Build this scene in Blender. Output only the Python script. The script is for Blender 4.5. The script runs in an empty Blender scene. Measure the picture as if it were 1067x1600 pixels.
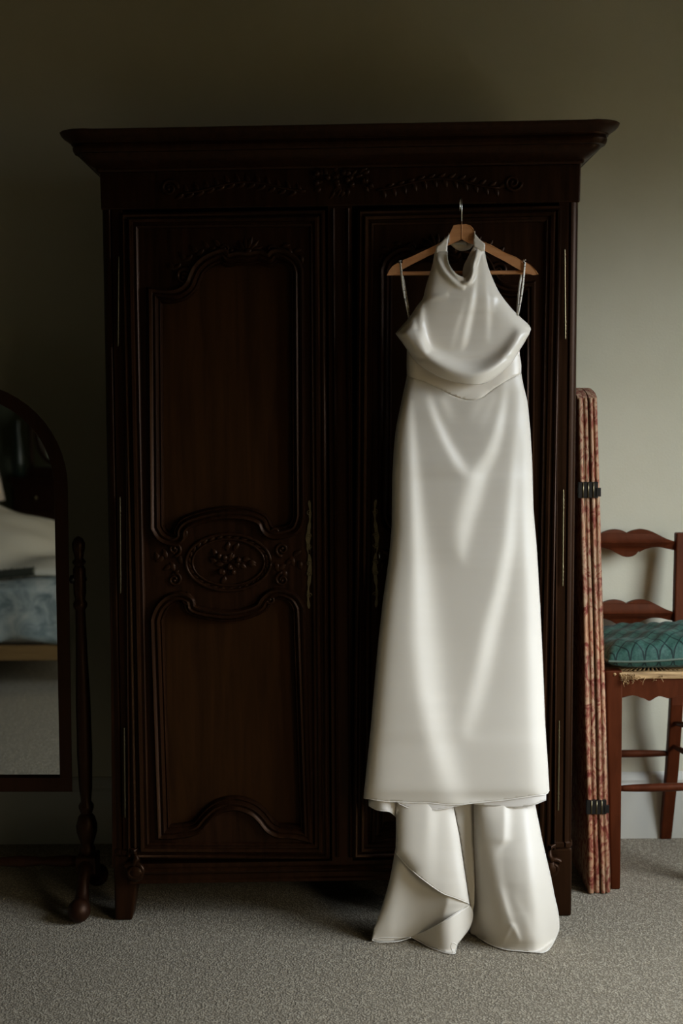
import bpy, math, random
import numpy as np
from mathutils import Vector, Matrix
from mathutils.geometry import delaunay_2d_cdt, tessellate_polygon
random.seed(7)
C = bpy.context.scene.collection
SC = bpy.context.scene

# ------------------------------------------------------------------ camera
IW, IH, FOC = 1067, 1600, 1850.0
CAM = Vector((0.0, -3.905, 1.462))
PITCH, ROLL = math.radians(5.07), math.radians(-0.55)
RM = Matrix.Rotation(math.radians(90) - PITCH, 3, 'X') @ Matrix.Rotation(ROLL, 3, 'Z')
cd = bpy.data.cameras.new('camera'); cam = bpy.data.objects.new('camera', cd); C.objects.link(cam)
cam.location = CAM; cam.rotation_euler = RM.to_euler()
cd.sensor_fit = 'VERTICAL'; cd.sensor_height = 36; cd.lens = 36 * FOC / IH
cd.dof.use_dof = True; cd.dof.focus_distance = 3.3; cd.dof.aperture_fstop = 2.4
SC.camera = cam
# ------------------------------------------------------------------ world: overcast sky, dull green garden below the horizon
w = bpy.data.worlds.new('world'); SC.world = w; w.use_nodes = True
nt = w.node_tree; nt.nodes.clear()
n_o = nt.nodes.new('ShaderNodeOutputWorld'); n_b = nt.nodes.new('ShaderNodeBackground')
n_tc = nt.nodes.new('ShaderNodeTexCoord'); n_s = nt.nodes.new('ShaderNodeSeparateXYZ'); n_r = nt.nodes.new('ShaderNodeValToRGB')
nt.links.new(n_tc.outputs['Generated'], n_s.inputs[0]); n_mr = nt.nodes.new('ShaderNodeMapRange'); n_mr.inputs[1].default_value = -1.0; n_mr.inputs[2].default_value = 1.0
nt.links.new(n_s.outputs['Z'], n_mr.inputs[0]); nt.links.new(n_mr.outputs[0], n_r.inputs[0])
nt.links.new(n_r.outputs[0], n_b.inputs[0]); nt.links.new(n_b.outputs[0], n_o.inputs[0])
n_r.color_ramp.elements[0].position = 0.43; n_r.color_ramp.elements[0].color = (0.03, 0.028, 0.016, 1)
n_r.color_ramp.elements[1].position = 0.60; n_r.color_ramp.elements[1].color = (0.84, 0.95, 1.08, 1)
_e = n_r.color_ramp.elements.new(0.5); _e.color = (0.24, 0.26, 0.27, 1)
n_b.inputs[1].default_value = 20.5
# window portal guides the sampling of the daylight
WIN = dict(y0=-2.15, y1=-0.85, z0=0.66, z1=2.30, x=2.0)
FILL_WIN = dict(y0=-4.60, y1=-2.95, z0=0.60, z1=1.80, x=2.0)  # invented opening out of view, added as frontal fill light on the dress
for W_ in (WIN, FILL_WIN):
    ld = bpy.data.lights.new('window_portal', 'AREA'); lo = bpy.data.objects.new('window_portal', ld); C.objects.link(lo)
    ld.shape = 'RECTANGLE'; ld.size = W_['z1'] - W_['z0']; ld.size_y = W_['y1'] - W_['y0']
    ld.cycles.is_portal = True
    lo.location = (W_['x'] + 0.12, (W_['y0'] + W_['y1']) / 2, (W_['z0'] + W_['z1']) / 2)
    lo.rotation_euler = (0, math.radians(90), 0)
SC.view_settings.view_transform = 'Standard'; SC.view_settings.look = 'None'
SC.view_settings.gamma = 1.0; SC.view_settings.use_curve_mapping = False
SC.view_settings.exposure = 0.0
SC.cycles.max_bounces = 7; SC.cycles.diffuse_bounces = 4; SC.cycles.caustics_reflective = False
SC.cycles.use_denoising = True; SC.cycles.sample_clamp_indirect = 4.0

# ------------------------------------------------------------------ helpers
def ray(px, py):
    v = Vector(((px - IW / 2) / FOC, -(py - IH / 2) / FOC, -1.0))
    return RM @ v
def P(px, py, Y):
    d = ray(px, py); t = (Y - CAM.y) / d.y
    return CAM + d * t
def PF(px, py, z=0.0):
    d = ray(px, py); t = (z - CAM.z) / d.z
    return CAM + d * t

def mesh_obj(name, verts, faces, mat, parent=None, smooth=False, solid=0.0, bevel=0.0, seg=2, label=None, autosmooth=None):
    me = bpy.data.meshes.new(name); me.from_pydata([tuple(v) for v in verts], [], faces); me.validate(); me.update()
    o = bpy.data.objects.new(name, me); C.objects.link(o)
    if mat: me.materials.append(mat)
    if smooth: me.polygons.foreach_set('use_smooth', [True] * len(me.polygons))
    if autosmooth and smooth:
        import bmesh
        bm = bmesh.new(); bm.from_mesh(me)
        bmesh.ops.recalc_face_normals(bm, faces=bm.faces)
        lim = math.radians(autosmooth)
        for e in bm.edges:
            if len(e.link_faces) == 2 and e.calc_face_angle(0) > lim: e.smooth = False
        bm.to_mesh(me); bm.free()
    if parent: o.parent = parent
    if solid:
        m = o.modifiers.new('thickness', 'SOLIDIFY'); m.thickness = solid; m.offset = 0
    if bevel:
        m = o.modifiers.new('bevel', 'BEVEL'); m.width = bevel; m.segments = seg; m.limit_method = 'ANGLE'; m.angle_limit = math.radians(40)
    if label: o['label'] = label
    return o
class MB:
    def __init__(s): s.v = []; s.f = []
    def add(s, v, f):
        b = len(s.v); s.v += [Vector(q) for q in v]; s.f += [tuple(i + b for i in q) for q in f]
    def hexa(s, a, b):      # two quads a (front) and b (back), same winding
        s.add(list(a) + list(b), [(0, 1, 2, 3), (7, 6, 5, 4), (0, 4, 5, 1), (1, 5, 6, 2), (2, 6, 7, 3), (3, 7, 4, 0)])
    def box(s, x0, x1, y0, y1, z0, z1):
        s.hexa([(x0, y0, z0), (x1, y0, z0), (x1, y0, z1), (x0, y0, z1)], [(x0, y1, z0), (x1, y1, z0), (x1, y1, z1), (x0, y1, z1)])
    def tube(s, pts, r, n=8, cap=True, flat=1.0, flatdir=None):
        pts = [Vector(p) for p in pts]; k = len(pts)
        rs = r if isinstance(r, (list, tuple)) else [r] * k
        ring = []; up = None
        for i, p in enumerate(pts):
            t = (pts[min(i + 1, k - 1)] - pts[max(i - 1, 0)])
            if t.length < 1e-9: t = Vector((0, 0, 1))
            t.normalize()
            if flatdir is not None: u = Vector(flatdir)
            elif up is None: u = Vector((0, 1, 0)) if abs(t.y) < 0.9 else Vector((1, 0, 0))
            else: u = up
            u = (u - t * u.dot(t)); u.normalize(); up = u; w_ = t.cross(u)
            ring.append([p + (u * math.cos(a) * flat + w_ * math.sin(a)) * rs[i] for a in [2 * math.pi * j / n for j in range(n)]])
        v = [q for rg in ring for q in rg]; f = []
        for i in range(k - 1):
            for j in range(n):
                f.append((i * n + j, i * n + (j + 1) % n, (i + 1) * n + (j + 1) % n, (i + 1) * n + j))
        if cap: f.append(tuple(range(n - 1, -1, -1))); f.append(tuple((k - 1) * n + j for j in range(n)))
        s.add(v, f)
    def lathe(s, prof, c, n=20, axis='z'):
        c = Vector(c); v = []; f = []
        for r, h in prof:
            for j in range(n):
                a = 2 * math.pi * j / n
                if axis == 'z': v.append(c + Vector((r * math.cos(a), r * math.sin(a), h)))
                elif axis == 'y': v.append(c + Vector((r * math.cos(a), h, r * math.sin(a))))
                else: v.append(c + Vector((h, r * math.cos(a), r * math.sin(a))))
        for i in range(len(prof) - 1):
            for j in range(n): f.append((i * n + j, i * n + (j + 1) % n, (i + 1) * n + (j + 1) % n, (i + 1) * n + j))
        f.append(tuple(range(n - 1, -1, -1))); f.append(tuple((len(prof) - 1) * n + j for j in range(n)))
        s.add(v, f)
    def ellipsoid(s, c, r, nu=12, nv=8, rot=None):
        v = []; f = []; c = Vector(c)
        for i in range(nv + 1):
            th = math.pi * i / nv
            for j in range(nu):
                a = 2 * math.pi * j / nu
                q = Vector((r[0] * math.sin(th) * math.cos(a), r[1] * math.sin(th) * math.sin(a), r[2] * math.cos(th)))
                if rot: q = rot @ q
                v.append(c + q)
        for i in range(nv):
            for j in range(nu): f.append((i * nu + j, (i + 1) * nu + j, (i + 1) * nu + (j + 1) % nu, i * nu + (j + 1) % nu))
        s.add(v, f)
    def extrude(s, outer, holes, fn0, fn1):    # 2d loops -> solid between the two placements
        loops = [outer] + list(holes)
        tri = tessellate_polygon([[Vector((p[0], p[1], 0)) for p in L] for L in loops])
        flat = [p for L in loops for p in L]; n = len(flat)
        v = [fn0(*p) for p in flat] + [fn1(*p) for p in flat]
        f = [tuple(t) for t in tri] + [tuple(n + i for i in reversed(t)) for t in tri]
        b = 0
        for L in loops:
            m = len(L)
            for i in range(m): f.append((b + i, b + (i + 1) % m, n + b + (i + 1) % m, n + b + i))
            b += m
        s.add(v, f)
    def build(s, name, mat, parent=None, **k): return mesh_obj(name, s.v, s.f, mat, parent, **k)

def spline(pts, n=8, closed=False):
    pts = [tuple(p) for p in pts]; out = []; k = len(pts)
    rng = range(k) if closed else range(k - 1)
    for i in rng:
        if closed: p0, p1, p2, p3 = pts[(i - 1) % k], pts[i], pts[(i + 1) % k], pts[(i + 2) % k]
        else: p0, p1, p2, p3 = pts[max(i - 1, 0)], pts[i], pts[i + 1], pts[min(i + 2, k - 1)]
        for j in range(n):
            t = j / n
            out.append(tuple(0.5 * ((2 * b) + (-a + c) * t + (2 * a - 5 * b + 4 * c - d) * t * t + (-a + 3 * b - 3 * c + d) * t ** 3)
                             for a, b, c, d in zip(p0, p1, p2, p3)))
    if not closed: out.append(pts[-1])
    return out
def interp(tab, y):                      # tab: rows (key, v1, v2...) sorted
    ks = [r[0] for r in tab]
    return [float(np.interp(y, ks, [r[j] for r in tab])) for j in range(1, len(tab[0]))]

def moulding(name, path, closed, prof, Y, mat, parent, mapf, **k):
    """prof rows (offset to the right hand of the path, height toward the room), metres; path in pixels through mapf"""
    pts = [mapf(x, y, Y) for x, y in path]; n = len(pts); v = []; f = []
    for i in range(n):
        a = pts[(i - 1) % n] if (closed or i > 0) else None
        b = pts[(i + 1) % n] if (closed or i < n - 1) else None
        d1 = (pts[i] - a).normalized() if a is not None else None
        d2 = (b - pts[i]).normalized() if b is not None else None
        if d1 is None: d1 = d2
        if d2 is None: d2 = d1
        n1 = Vector((d1.z, 0, -d1.x)); n2 = Vector((d2.z, 0, -d2.x))
        m = (n1 + n2)
        if m.length < 1e-4: m = n1.copy()
        m.normalize(); s = 1.0 / max(0.45, m.dot(n1))
        for o_, h in prof: v.append(pts[i] + m * o_ * s + Vector((0, -h, 0)))
    q = len(prof)
    for i in range(n if closed else n - 1):
        for j in range(q - 1):
            f.append((i * q + j, ((i + 1) % n) * q + j, ((i + 1) % n) * q + j + 1, i * q + j + 1))
    if not closed:
        f.append(tuple(range(q))); f.append(tuple((n - 1) * q + j for j in reversed(range(q))))
    return mesh_obj(name, v, f, mat, parent, smooth=True, autosmooth=50, **k)

def thing(name, label, cat, loc=(0, 0, 0), group=None):
    o = bpy.data.objects.new(name, None); C.objects.link(o); o.location = loc
    o['label'] = label; o['category'] = cat
    if group: o['group'] = group
    o.empty_display_size = 0.05
    return o
def settle(root):                        # parts were built in world space: keep them there under the moved root
    bpy.context.view_layer.update()
    inv = Matrix.Translation(-root.location)
    for ch in root.children: ch.matrix_parent_inverse = inv
def struct(o): o['kind'] = 'structure'; return o

# ------------------------------------------------------------------ materials
def mat(name, col, rough=0.5, spec=0.5, metal=0.0, coat=0.0, sheen=0.0, coat_rough=0.2):
    m = bpy.data.materials.new(name); m.use_nodes = True
    b = m.node_tree.nodes['Principled BSDF']
    b.inputs['Base Color'].default_value = (*col, 1); b.inputs['Roughness'].default_value = rough
    b.inputs['Specular IOR Level'].default_value = spec; b.inputs['Metallic'].default_value = metal
    b.inputs['Coat Weight'].default_value = coat; b.inputs['Sheen Weight'].default_value = sheen
    b.inputs['Coat Roughness'].default_value = coat_rough
    return m
def N(m, t, **k):
    n = m.node_tree.nodes.new(t)
    for a, v in k.items():
        if a in n.inputs: n.inputs[a].default_value = v
        else: setattr(n, a, v)
    return n
def L(m, a, b): m.node_tree.links.new(a, b)
def ramp(m, fac, stops):
    r = N(m, 'ShaderNodeValToRGB'); L(m, fac, r.inputs[0]); e = r.color_ramp.elements
    while len(e) < len(stops): e.new(0.5)
    for i, (p, c) in enumerate(stops): e[i].position = p; e[i].color = (*c, 1)
    return r.outputs[0]
def coords(m, scale=(1, 1, 1), kind='Object'):
    tc = N(m, 'ShaderNodeTexCoord'); mp = N(m, 'ShaderNodeMapping'); mp.inputs['Scale'].default_value = scale
    L(m, tc.outputs[kind], mp.inputs[0]); return mp.outputs[0]
def bump(m, h, strength=0.3, dist=0.002):
    b = N(m, 'ShaderNodeBump'); b.inputs['Strength'].default_value = strength; b.inputs['Distance'].default_value = dist
    L(m, h, b.inputs['Height']); L(m, b.outputs[0], m.node_tree.nodes['Principled BSDF'].inputs['Normal']); return b
def noise(m, vec, scale, detail=4, rough=0.5, dist=0.0):
    n = N(m, 'ShaderNodeTexNoise'); n.inputs['Scale'].default_value = scale; n.inputs['Detail'].default_value = detail
    n.inputs['Roughness'].default_value = rough; n.inputs['Distortion'].default_value = dist
    L(m, vec, n.inputs['Vector']); return n.outputs['Fac']
def bsdf(m): return m.node_tree.nodes['Principled BSDF']

def wood(name, c0, c1, rough=0.35, coat=0.5, grain=(30, 30, 1.6), cr=0.18, spec=0.3, tint=(1.0, 0.62, 0.42)):
    m = mat(name, c0, rough, spec, coat=coat, coat_rough=cr)
    bsdf(m).inputs['Specular Tint'].default_value = (*tint, 1)
    v = coords(m, grain); f = noise(m, v, 2.2, 6, 0.6, 0.6)
    c = ramp(m, f, [(0.3, c0), (0.7, c1)]); L(m, c, bsdf(m).inputs['Base Color'])
    f2 = noise(m, coords(m, (grain[0] * 5, grain[1] * 5, grain[2] * 4)), 2.0, 3)
    bump(m, f2, 0.12, 0.001)
    r = N(m, 'ShaderNodeMapRange'); L(m, f, r.inputs[0]); r.inputs[3].default_value = rough - 0.08; r.inputs[4].default_value = rough + 0.12
    L(m, r.outputs[0], bsdf(m).inputs['Roughness'])
    return m
M = {}
M['oak'] = wood('dark_polished_oak', (0.0085, 0.0034, 0.0013), (0.024, 0.0088, 0.0033), 0.34, 0.0, spec=0.17)
M['panel'] = wood('red_brown_oak_panel', (0.018, 0.0072, 0.0022), (0.036, 0.0140, 0.0038), 0.5, 0.0, (16, 16, 1.2), spec=0.12)
M['mirror_wood'] = wood('mahogany', (0.010, 0.0032, 0.0015), (0.018, 0.0060, 0.0025), 0.45, 0.0)
M['chair'] = wood('red_stained_beech', (0.045, 0.0090, 0.0026), (0.082, 0.0175, 0.0052), 0.45, 0.0, (14, 14, 3), spec=0.2)
M['hanger'] = wood('varnished_beech', (0.48, 0.21, 0.085), (0.60, 0.29, 0.125), 0.4, 0.3, (4, 30, 30))
M['bedwood'] = wood('bed_rail_pine', (0.20, 0.11, 0.04), (0.28, 0.16, 0.06), 0.5, 0.1, (2, 20, 20))
M['brass'] = mat('aged_brass', (0.22, 0.18, 0.10), 0.38, metal=1.0)
M['brass_shaded'] = mat('shaded_brass', (0.07, 0.055, 0.03), 0.5, metal=1.0)  # darker brass copy for the left hinges, their shade put into the colour
M['iron'] = mat('black_iron', (0.02, 0.018, 0.016), 0.4, metal=0.6)
M['steel'] = mat('chrome_wire', (0.75, 0.74, 0.70), 0.18, metal=1.0)
M['mirror'] = mat('silvered_glass', (0.80, 0.83, 0.80), 0.015, metal=1.0)
M['glass'] = bpy.data.materials.new('clear_window_glass'); M['glass'].use_nodes = True
_m = M['glass']; _m.node_tree.nodes.clear(); _o = _m.node_tree.nodes.new('ShaderNodeOutputMaterial'); _mx = _m.node_tree.nodes.new('ShaderNodeMixShader'); _mx.inputs[0].default_value = 0.06
_t = _m.node_tree.nodes.new('ShaderNodeBsdfTransparent'); _g = _m.node_tree.nodes.new('ShaderNodeBsdfGlossy'); _g.inputs['Roughness'].default_value = 0.02
_m.node_tree.links.new(_t.outputs[0], _mx.inputs[1]); _m.node_tree.links.new(_g.outputs[0], _mx.inputs[2]); _m.node_tree.links.new(_mx.outputs[0], _o.inputs[0])
_m = M['fill_tint'] = bpy.data.materials.new('amber_fill_filter'); _m.use_nodes = True; _m.node_tree.nodes.clear(); _o = _m.node_tree.nodes.new('ShaderNodeOutputMaterial')  # filter added to warm the fill light
_mx = _m.node_tree.nodes.new('ShaderNodeMixShader'); _mx.inputs[0].default_value = 0.15; _t = _m.node_tree.nodes.new('ShaderNodeBsdfTransparent'); _t.inputs[0].default_value = (0.80, 0.715, 0.575, 1)
_g = _m.node_tree.nodes.new('ShaderNodeBsdfTranslucent'); _g.inputs[0].default_value = (0.9, 0.7, 0.45, 1)
_m.node_tree.links.new(_t.outputs[0], _mx.inputs[1]); _m.node_tree.links.new(_g.outputs[0], _mx.inputs[2]); _m.node_tree.links.new(_mx.outputs[0], _o.inputs[0])
M['white_paint'] = mat('white_gloss_paint', (0.56, 0.53, 0.45), 0.4)
M['cotton'] = mat('white_label', (0.8, 0.8, 0.78), 0.8)
M['shade'] = mat('linen_shade', (0.75, 0.62, 0.50), 0.8)
M['vase'] = mat('green_black_glaze', (0.02, 0.03, 0.02), 0.3)
# wall paint
m = M['wall'] = mat('olive_grey_wall_paint', (0.42, 0.40, 0.29), 0.85, 0.3)
f = noise(m, coords(m, (1, 1, 1)), 3.0, 6, 0.6); L(m, ramp(m, f, [(0.3, (0.56, 0.515, 0.375)), (0.7, (0.61, 0.565, 0.425))]), bsdf(m).inputs['Base Color'])
bump(m, noise(m, coords(m, (1, 1, 1)), 140, 3, 0.6), 0.25, 0.002)
M['ceiling'] = mat('darkened_ceiling', (0.12, 0.09, 0.06), 0.9)  # unseen ceiling kept dark so less light bounces onto the upper wall
M['wall_far'] = mat('darkened_olive_wall_paint', (0.16, 0.17, 0.11), 0.9, 0.2)  # wall colour darkened on these sides to cut bounced light
# carpet
m = M['carpet'] = mat('looped_beige_carpet', (0.36, 0.32, 0.26), 0.95, 0.1, sheen=0.05)
vo = N(m, 'ShaderNodeTexVoronoi'); vo.inputs['Scale'].default_value = 190; L(m, coords(m), vo.inputs['Vector'])
f = noise(m, coords(m), 60, 4, 0.7)
mx = N(m, 'ShaderNodeMath', operation='MULTIPLY'); L(m, vo.outputs['Distance'], mx.inputs[0]); mx.inputs[1].default_value = 0.9
ad = N(m, 'ShaderNodeMath', operation='SUBTRACT'); L(m, f, ad.inputs[0]); L(m, mx.outputs[0], ad.inputs[1])
L(m, ramp(m, ad.outputs[0], [(-0.0, (0.22, 0.182, 0.128)), (0.25, (0.39, 0.333, 0.240)), (0.55, (0.52, 0.455, 0.34))]), bsdf(m).inputs['Base Color'])
bump(m, ad.outputs[0], 0.6, 0.005)
# satin and crepe of the dress
def cloth(name, col, rough, spec, sheen, weave=900, bs=0.05):
    m = mat(name, col, rough, spec, sheen=sheen); bsdf(m).inputs['Sheen Roughness'].default_value = 0.4
    bump(m, noise(m, coords(m), weave, 2, 0.5), bs, 0.0006)
    return m
M['satin'] = cloth('ivory_satin', (0.84, 0.757, 0.635), 0.31, 0.5, 0.1)
M['crepe'] = cloth('ivory_crepe', (0.69, 0.622, 0.520), 0.46, 0.4, 0.15)
M['organza'] = cloth('ivory_lining', (0.70, 0.64, 0.56), 0.6, 0.3, 0.2)
M['seam'] = cloth('ivory_seam', (0.76, 0.71, 0.63), 0.6, 0.3, 0.1)
m = M['stitch'] = mat('stitch_line', (0.55, 0.50, 0.41), 0.7)
m = M['ribbon'] = mat('ribbon_with_small_print', (0.75, 0.70, 0.60), 0.6)
wv = N(m, 'ShaderNodeTexNoise'); wv.inputs['Scale'].default_value = 1; L(m, coords(m, (60, 60, 260)), wv.inputs['Vector'])
L(m, ramp(m, wv.outputs['Fac'], [(0.36, (0.20, 0.17, 0.13)), (0.42, (0.75, 0.70, 0.60))]), bsdf(m).inputs['Base Color'])
# toile of the folding screen
m = M['toile'] = mat('cream_and_red_toile', (0.6, 0.45, 0.3), 0.85, 0.2)
v = coords(m, (1, 0.9, 0.55)); a = noise(m, v, 34, 6, 0.65, 2.2); b_ = noise(m, coords(m, (1, 1, 1)), 7, 3)
c = ramp(m, a, [(0.38, (0.19, 0.045, 0.030)), (0.46, (0.32, 0.13, 0.080)), (0.53, (0.44, 0.27, 0.160)), (0.75, (0.54, 0.37, 0.230))])
c2 = ramp(m, b_, [(0.35, (0.95, 0.65, 0.52)), (0.6, (1, 1, 1))])
mm = N(m, 'ShaderNodeMix', data_type='RGBA', blend_type='MULTIPLY'); mm.inputs['Factor'].default_value = 0.8
L(m, c, mm.inputs['A']); L(m, c2, mm.inputs['B']); L(m, mm.outputs['Result'], bsdf(m).inputs['Base Color'])
bump(m, a, 0.1, 0.002)
# teal damask of the cushion: ogee lattice printed/woven in dark thread
m = M['damask'] = mat('teal_damask', (0.07, 0.17, 0.14), 0.55, 0.25, sheen=0.05)
tc = N(m, 'ShaderNodeTexCoord'); sp = N(m, 'ShaderNodeSeparateXYZ'); L(m, tc.outputs['UV'], sp.inputs[0])
def mth(op, a, b=None):
    n = N(m, 'ShaderNodeMath', operation=op)
    for i, q in enumerate((a, b)):
        if q is None: continue
        if isinstance(q, (int, float)): n.inputs[i].default_value = q
        else: L(m, q, n.inputs[i])
    return n.outputs[0]
u_ = mth('MULTIPLY', sp.outputs[0], 9.0); v_ = mth('MULTIPLY', sp.outputs[1], 8.0)
wob = mth('MULTIPLY', mth('SINE', mth('MULTIPLY', v_, 2 * math.pi)), 0.0)
d1 = mth('ABSOLUTE', mth('SUBTRACT', mth('FRACT', mth('ADD', u_, v_)), 0.5)); d2 = mth('ABSOLUTE', mth('SUBTRACT', mth('FRACT', mth('SUBTRACT', u_, v_)), 0.5))
dm = mth('MINIMUM', d1, d2)
fl = noise(m, coords(m, (90, 90, 90)), 1.0, 3, 0.6)
base = ramp(m, fl, [(0.35, (0.017, 0.056, 0.041)), (0.65, (0.040, 0.102, 0.074))])
lin = ramp(m, dm, [(0.035, (0.16, 0.20, 0.22)), (0.075, (1, 1, 1))])
mm = N(m, 'ShaderNodeMix', data_type='RGBA', blend_type='MULTIPLY'); mm.inputs['Factor'].default_value = 1.0
L(m, base, mm.inputs['A']); L(m, lin, mm.inputs['B']); L(m, mm.outputs['Result'], bsdf(m).inputs['Base Color'])
M['piping'] = mat('grey_green_piping', (0.085, 0.115, 0.08), 0.7)
m = M['rush'] = mat('golden_rush', (0.42, 0.25, 0.10), 0.6)
L(m, ramp(m, noise(m, coords(m, (6, 60, 60)), 2.0, 4), [(0.35, (0.20, 0.11, 0.04)), (0.65, (0.50, 0.31, 0.13))]), bsdf(m).inputs['Base Color'])
# bedspread
m = M['quilt'] = mat('faded_floral_quilt', (0.5, 0.5, 0.45), 0.9)
L(m, ramp(m, noise(m, coords(m), 9, 5, 0.6, 0.8), [(0.38, (0.20, 0.24, 0.225)), (0.52, (0.40, 0.43, 0.39)), (0.66, (0.60, 0.59, 0.51))]), bsdf(m).inputs['Base Color'])
M['duvet'] = mat('cream_duvet', (0.78, 0.69, 0.53), 0.9)
M['fringe'] = mat('dark_fringe', (0.035, 0.035, 0.02), 0.9)

# ------------------------------------------------------------------ the room
XL, XR, YB, YF, ZC = -3.3, WIN['x'], 0.0, -7.0, 3.05
def plain(name, mt, *boxes, bevel=0.0):
    b = MB()
    for q in boxes: b.box(*q)
    return struct(b.build(name, mt, bevel=bevel))
plain('floor', M['carpet'], (XL - .2, XR + .3, YF - .2, 0.2, -0.1, 0.0))
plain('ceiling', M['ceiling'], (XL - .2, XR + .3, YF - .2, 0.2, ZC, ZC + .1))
plain('wall_back', M['wall'], (XL - .2, XR + .3, 0.0, 0.2, 0, ZC))
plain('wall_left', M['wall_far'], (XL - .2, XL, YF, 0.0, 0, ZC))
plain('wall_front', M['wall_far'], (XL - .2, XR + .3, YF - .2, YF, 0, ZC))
plain('wall_right', M['wall'], (XR, XR + .25, YF, FILL_WIN['y0'], 0, ZC), (XR, XR + .25, FILL_WIN['y1'], WIN['y0'], 0, ZC), (XR, XR + .25, WIN['y1'], 0, 0, ZC),
      *[(XR, XR + .25, W_['y0'], W_['y1'], a, b_) for W_ in (WIN, FILL_WIN) for a, b_ in ((0, W_['z0']), (W_['z1'], ZC))])
for k_, W_ in enumerate((WIN, FILL_WIN), 1):  # the second pass builds the invented fill window
    fb = MB(); y0, y1, z0, z1 = W_['y0'], W_['y1'], W_['z0'], W_['z1']; X0, X1 = XR + .06, XR + .11
    for q in ((y0, y0 + .05, z0, z1), (y1 - .05, y1, z0, z1), (y0 + .05, y1 - .05, z0, z0 + .06), (y0 + .05, y1 - .05, z1 - .05, z1),
              (y0 + .05, y1 - .05, (z0 + z1) / 2 - .02, (z0 + z1) / 2 + .02)):
        fb.box(X0, X1, *q)
    win = struct(fb.build('window_%d' % k_, M['white_paint'], bevel=.004))
    gb = MB()
    gb.box(X0 + .02, X0 + .024, y0 + .05, y1 - .05, z0 + .06, (z0 + z1) / 2 - .02); gb.build('pane', M['glass'], win)
    gb = MB()
    gb.box(X0 + .02, X0 + .024, y0 + .05, y1 - .05, (z0 + z1) / 2 + .02, z1 - .05); gb.build('pane', M['glass'], win)
    if k_ == 2:                                # added sheet, tints the light of the invented far window amber
        gb = MB(); gb.box(XR + .02, XR + .022, y0 + .01, y1 - .01, z0 + .01, z1 - .01); gb.build('fill_tint_sheet', M['fill_tint'], win)
    sb = MB(); sb.box(XR - .04, XR + .06, y0 - .05, y1 + .05, z0 - .03, z0); struct(sb.build('trim_%d' % k_, M['white_paint'], bevel=.006))
def skirting(name, p0, p1, nrm, h=0.226):
    prof = [(0.0, 0), (.018, 0), (.018, h - .045), (.015, h - .035), (.016, h - .025), (.010, h - .008), (.004, h), (0, h)]
    v = []; f = []
    for p in (p0, p1):
        for o_, z in prof: v.append((p[0] + nrm[0] * o_, p[1] + nrm[1] * o_, z))
    n = len(prof)
    for j in range(n): f.append((j, (j + 1) % n, n + (j + 1) % n, n + j))
    f += [tuple(range(n)), tuple(range(2 * n - 1, n - 1, -1))]
    return struct(mesh_obj(name, v, f, M['white_paint']))
skirting('baseboard_back', (XL, 0), (XR, 0), (0, -1))
skirting('baseboard_left', (XL, YF), (XL, 0), (1, 0))
skirting('baseboard_right', (XR, YF), (XR, 0), (-1, 0))
skirting('baseboard_front', (XL, YF), (XR, YF), (0, 1))

# ------------------------------------------------------------------ the armoire
YW = -0.625                                   # plane of the carcass face
def Wp(px, py, Y=YW): return P(px, py, YW) + Vector((0, Y - YW, 0))   # measured on the face, moved straight forward
arm = thing('wardrobe', 'tall dark carved oak double-door wardrobe standing against the olive wall', 'wardrobe', (0, -0.35, 0))
def quadbox(b, q, Y0, Y1):                    # q: four pixel corners bl, br, tr, tl
    b.hexa([Wp(*p, Y0) for p in q], [Wp(*p, Y1) for p in q])
def lineX(x0, y0, x1, y1, y): return x0 + (x1 - x0) * (y - y0) / (y1 - y0)
LX = lambda y: lineX(157, 290, 179, 1440, y)      # outer left edge
RX = lambda y: lineX(906, 265, 893, 1427, y)      # outer right edge
YBK = -0.05
SL = lambda x: -0.0163 * (x - 533)               # photographed slope of the level lines
def row(x, y): return (x, y + SL(x))
# carcass: back, two sides, bottom
b = MB(); quadbox(b, [row(LX(1345) + 4, 1345), row(RX(1345) - 4, 1345), row(RX(262) - 4, 262), row(LX(262) + 4, 262)], YBK - .015, YBK)
b.build('back_panel', M['oak'], arm)
for s in (0, 1):
    b = MB()
    if s == 0: xa = lambda y: LX(y) + 5; xb = lambda y: LX(y) + 16
    else: xa = lambda y: RX(y) - 16; xb = lambda y: RX(y) - 5
    quadbox(b, [row(xa(1372), 1372), row(xb(1372), 1372), row(xb(262), 262), row(xa(262), 262)], YW + .05, YBK - .015)
    b.build('side_panel', M['oak'], arm)
b = MB(); quadbox(b, [row(LX(1352) + 16, 1352), row(RX(1352) - 16, 1352), row(RX(1340) - 16, 1340), row(LX(1340) + 16, 1340)], YW + .03, YBK - .02)
b.build('bottom_board', M['oak'], arm)
# frieze board above the doors
b = MB(); quadbox(b, [row(LX(322), 322), row(RX(322) + 1, 322), row(RX(262) + 2, 262), row(LX(262) - 1, 262)], YW, YW + .06)
fr = b.build('frieze', M['oak'], arm, bevel=.004)
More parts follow.
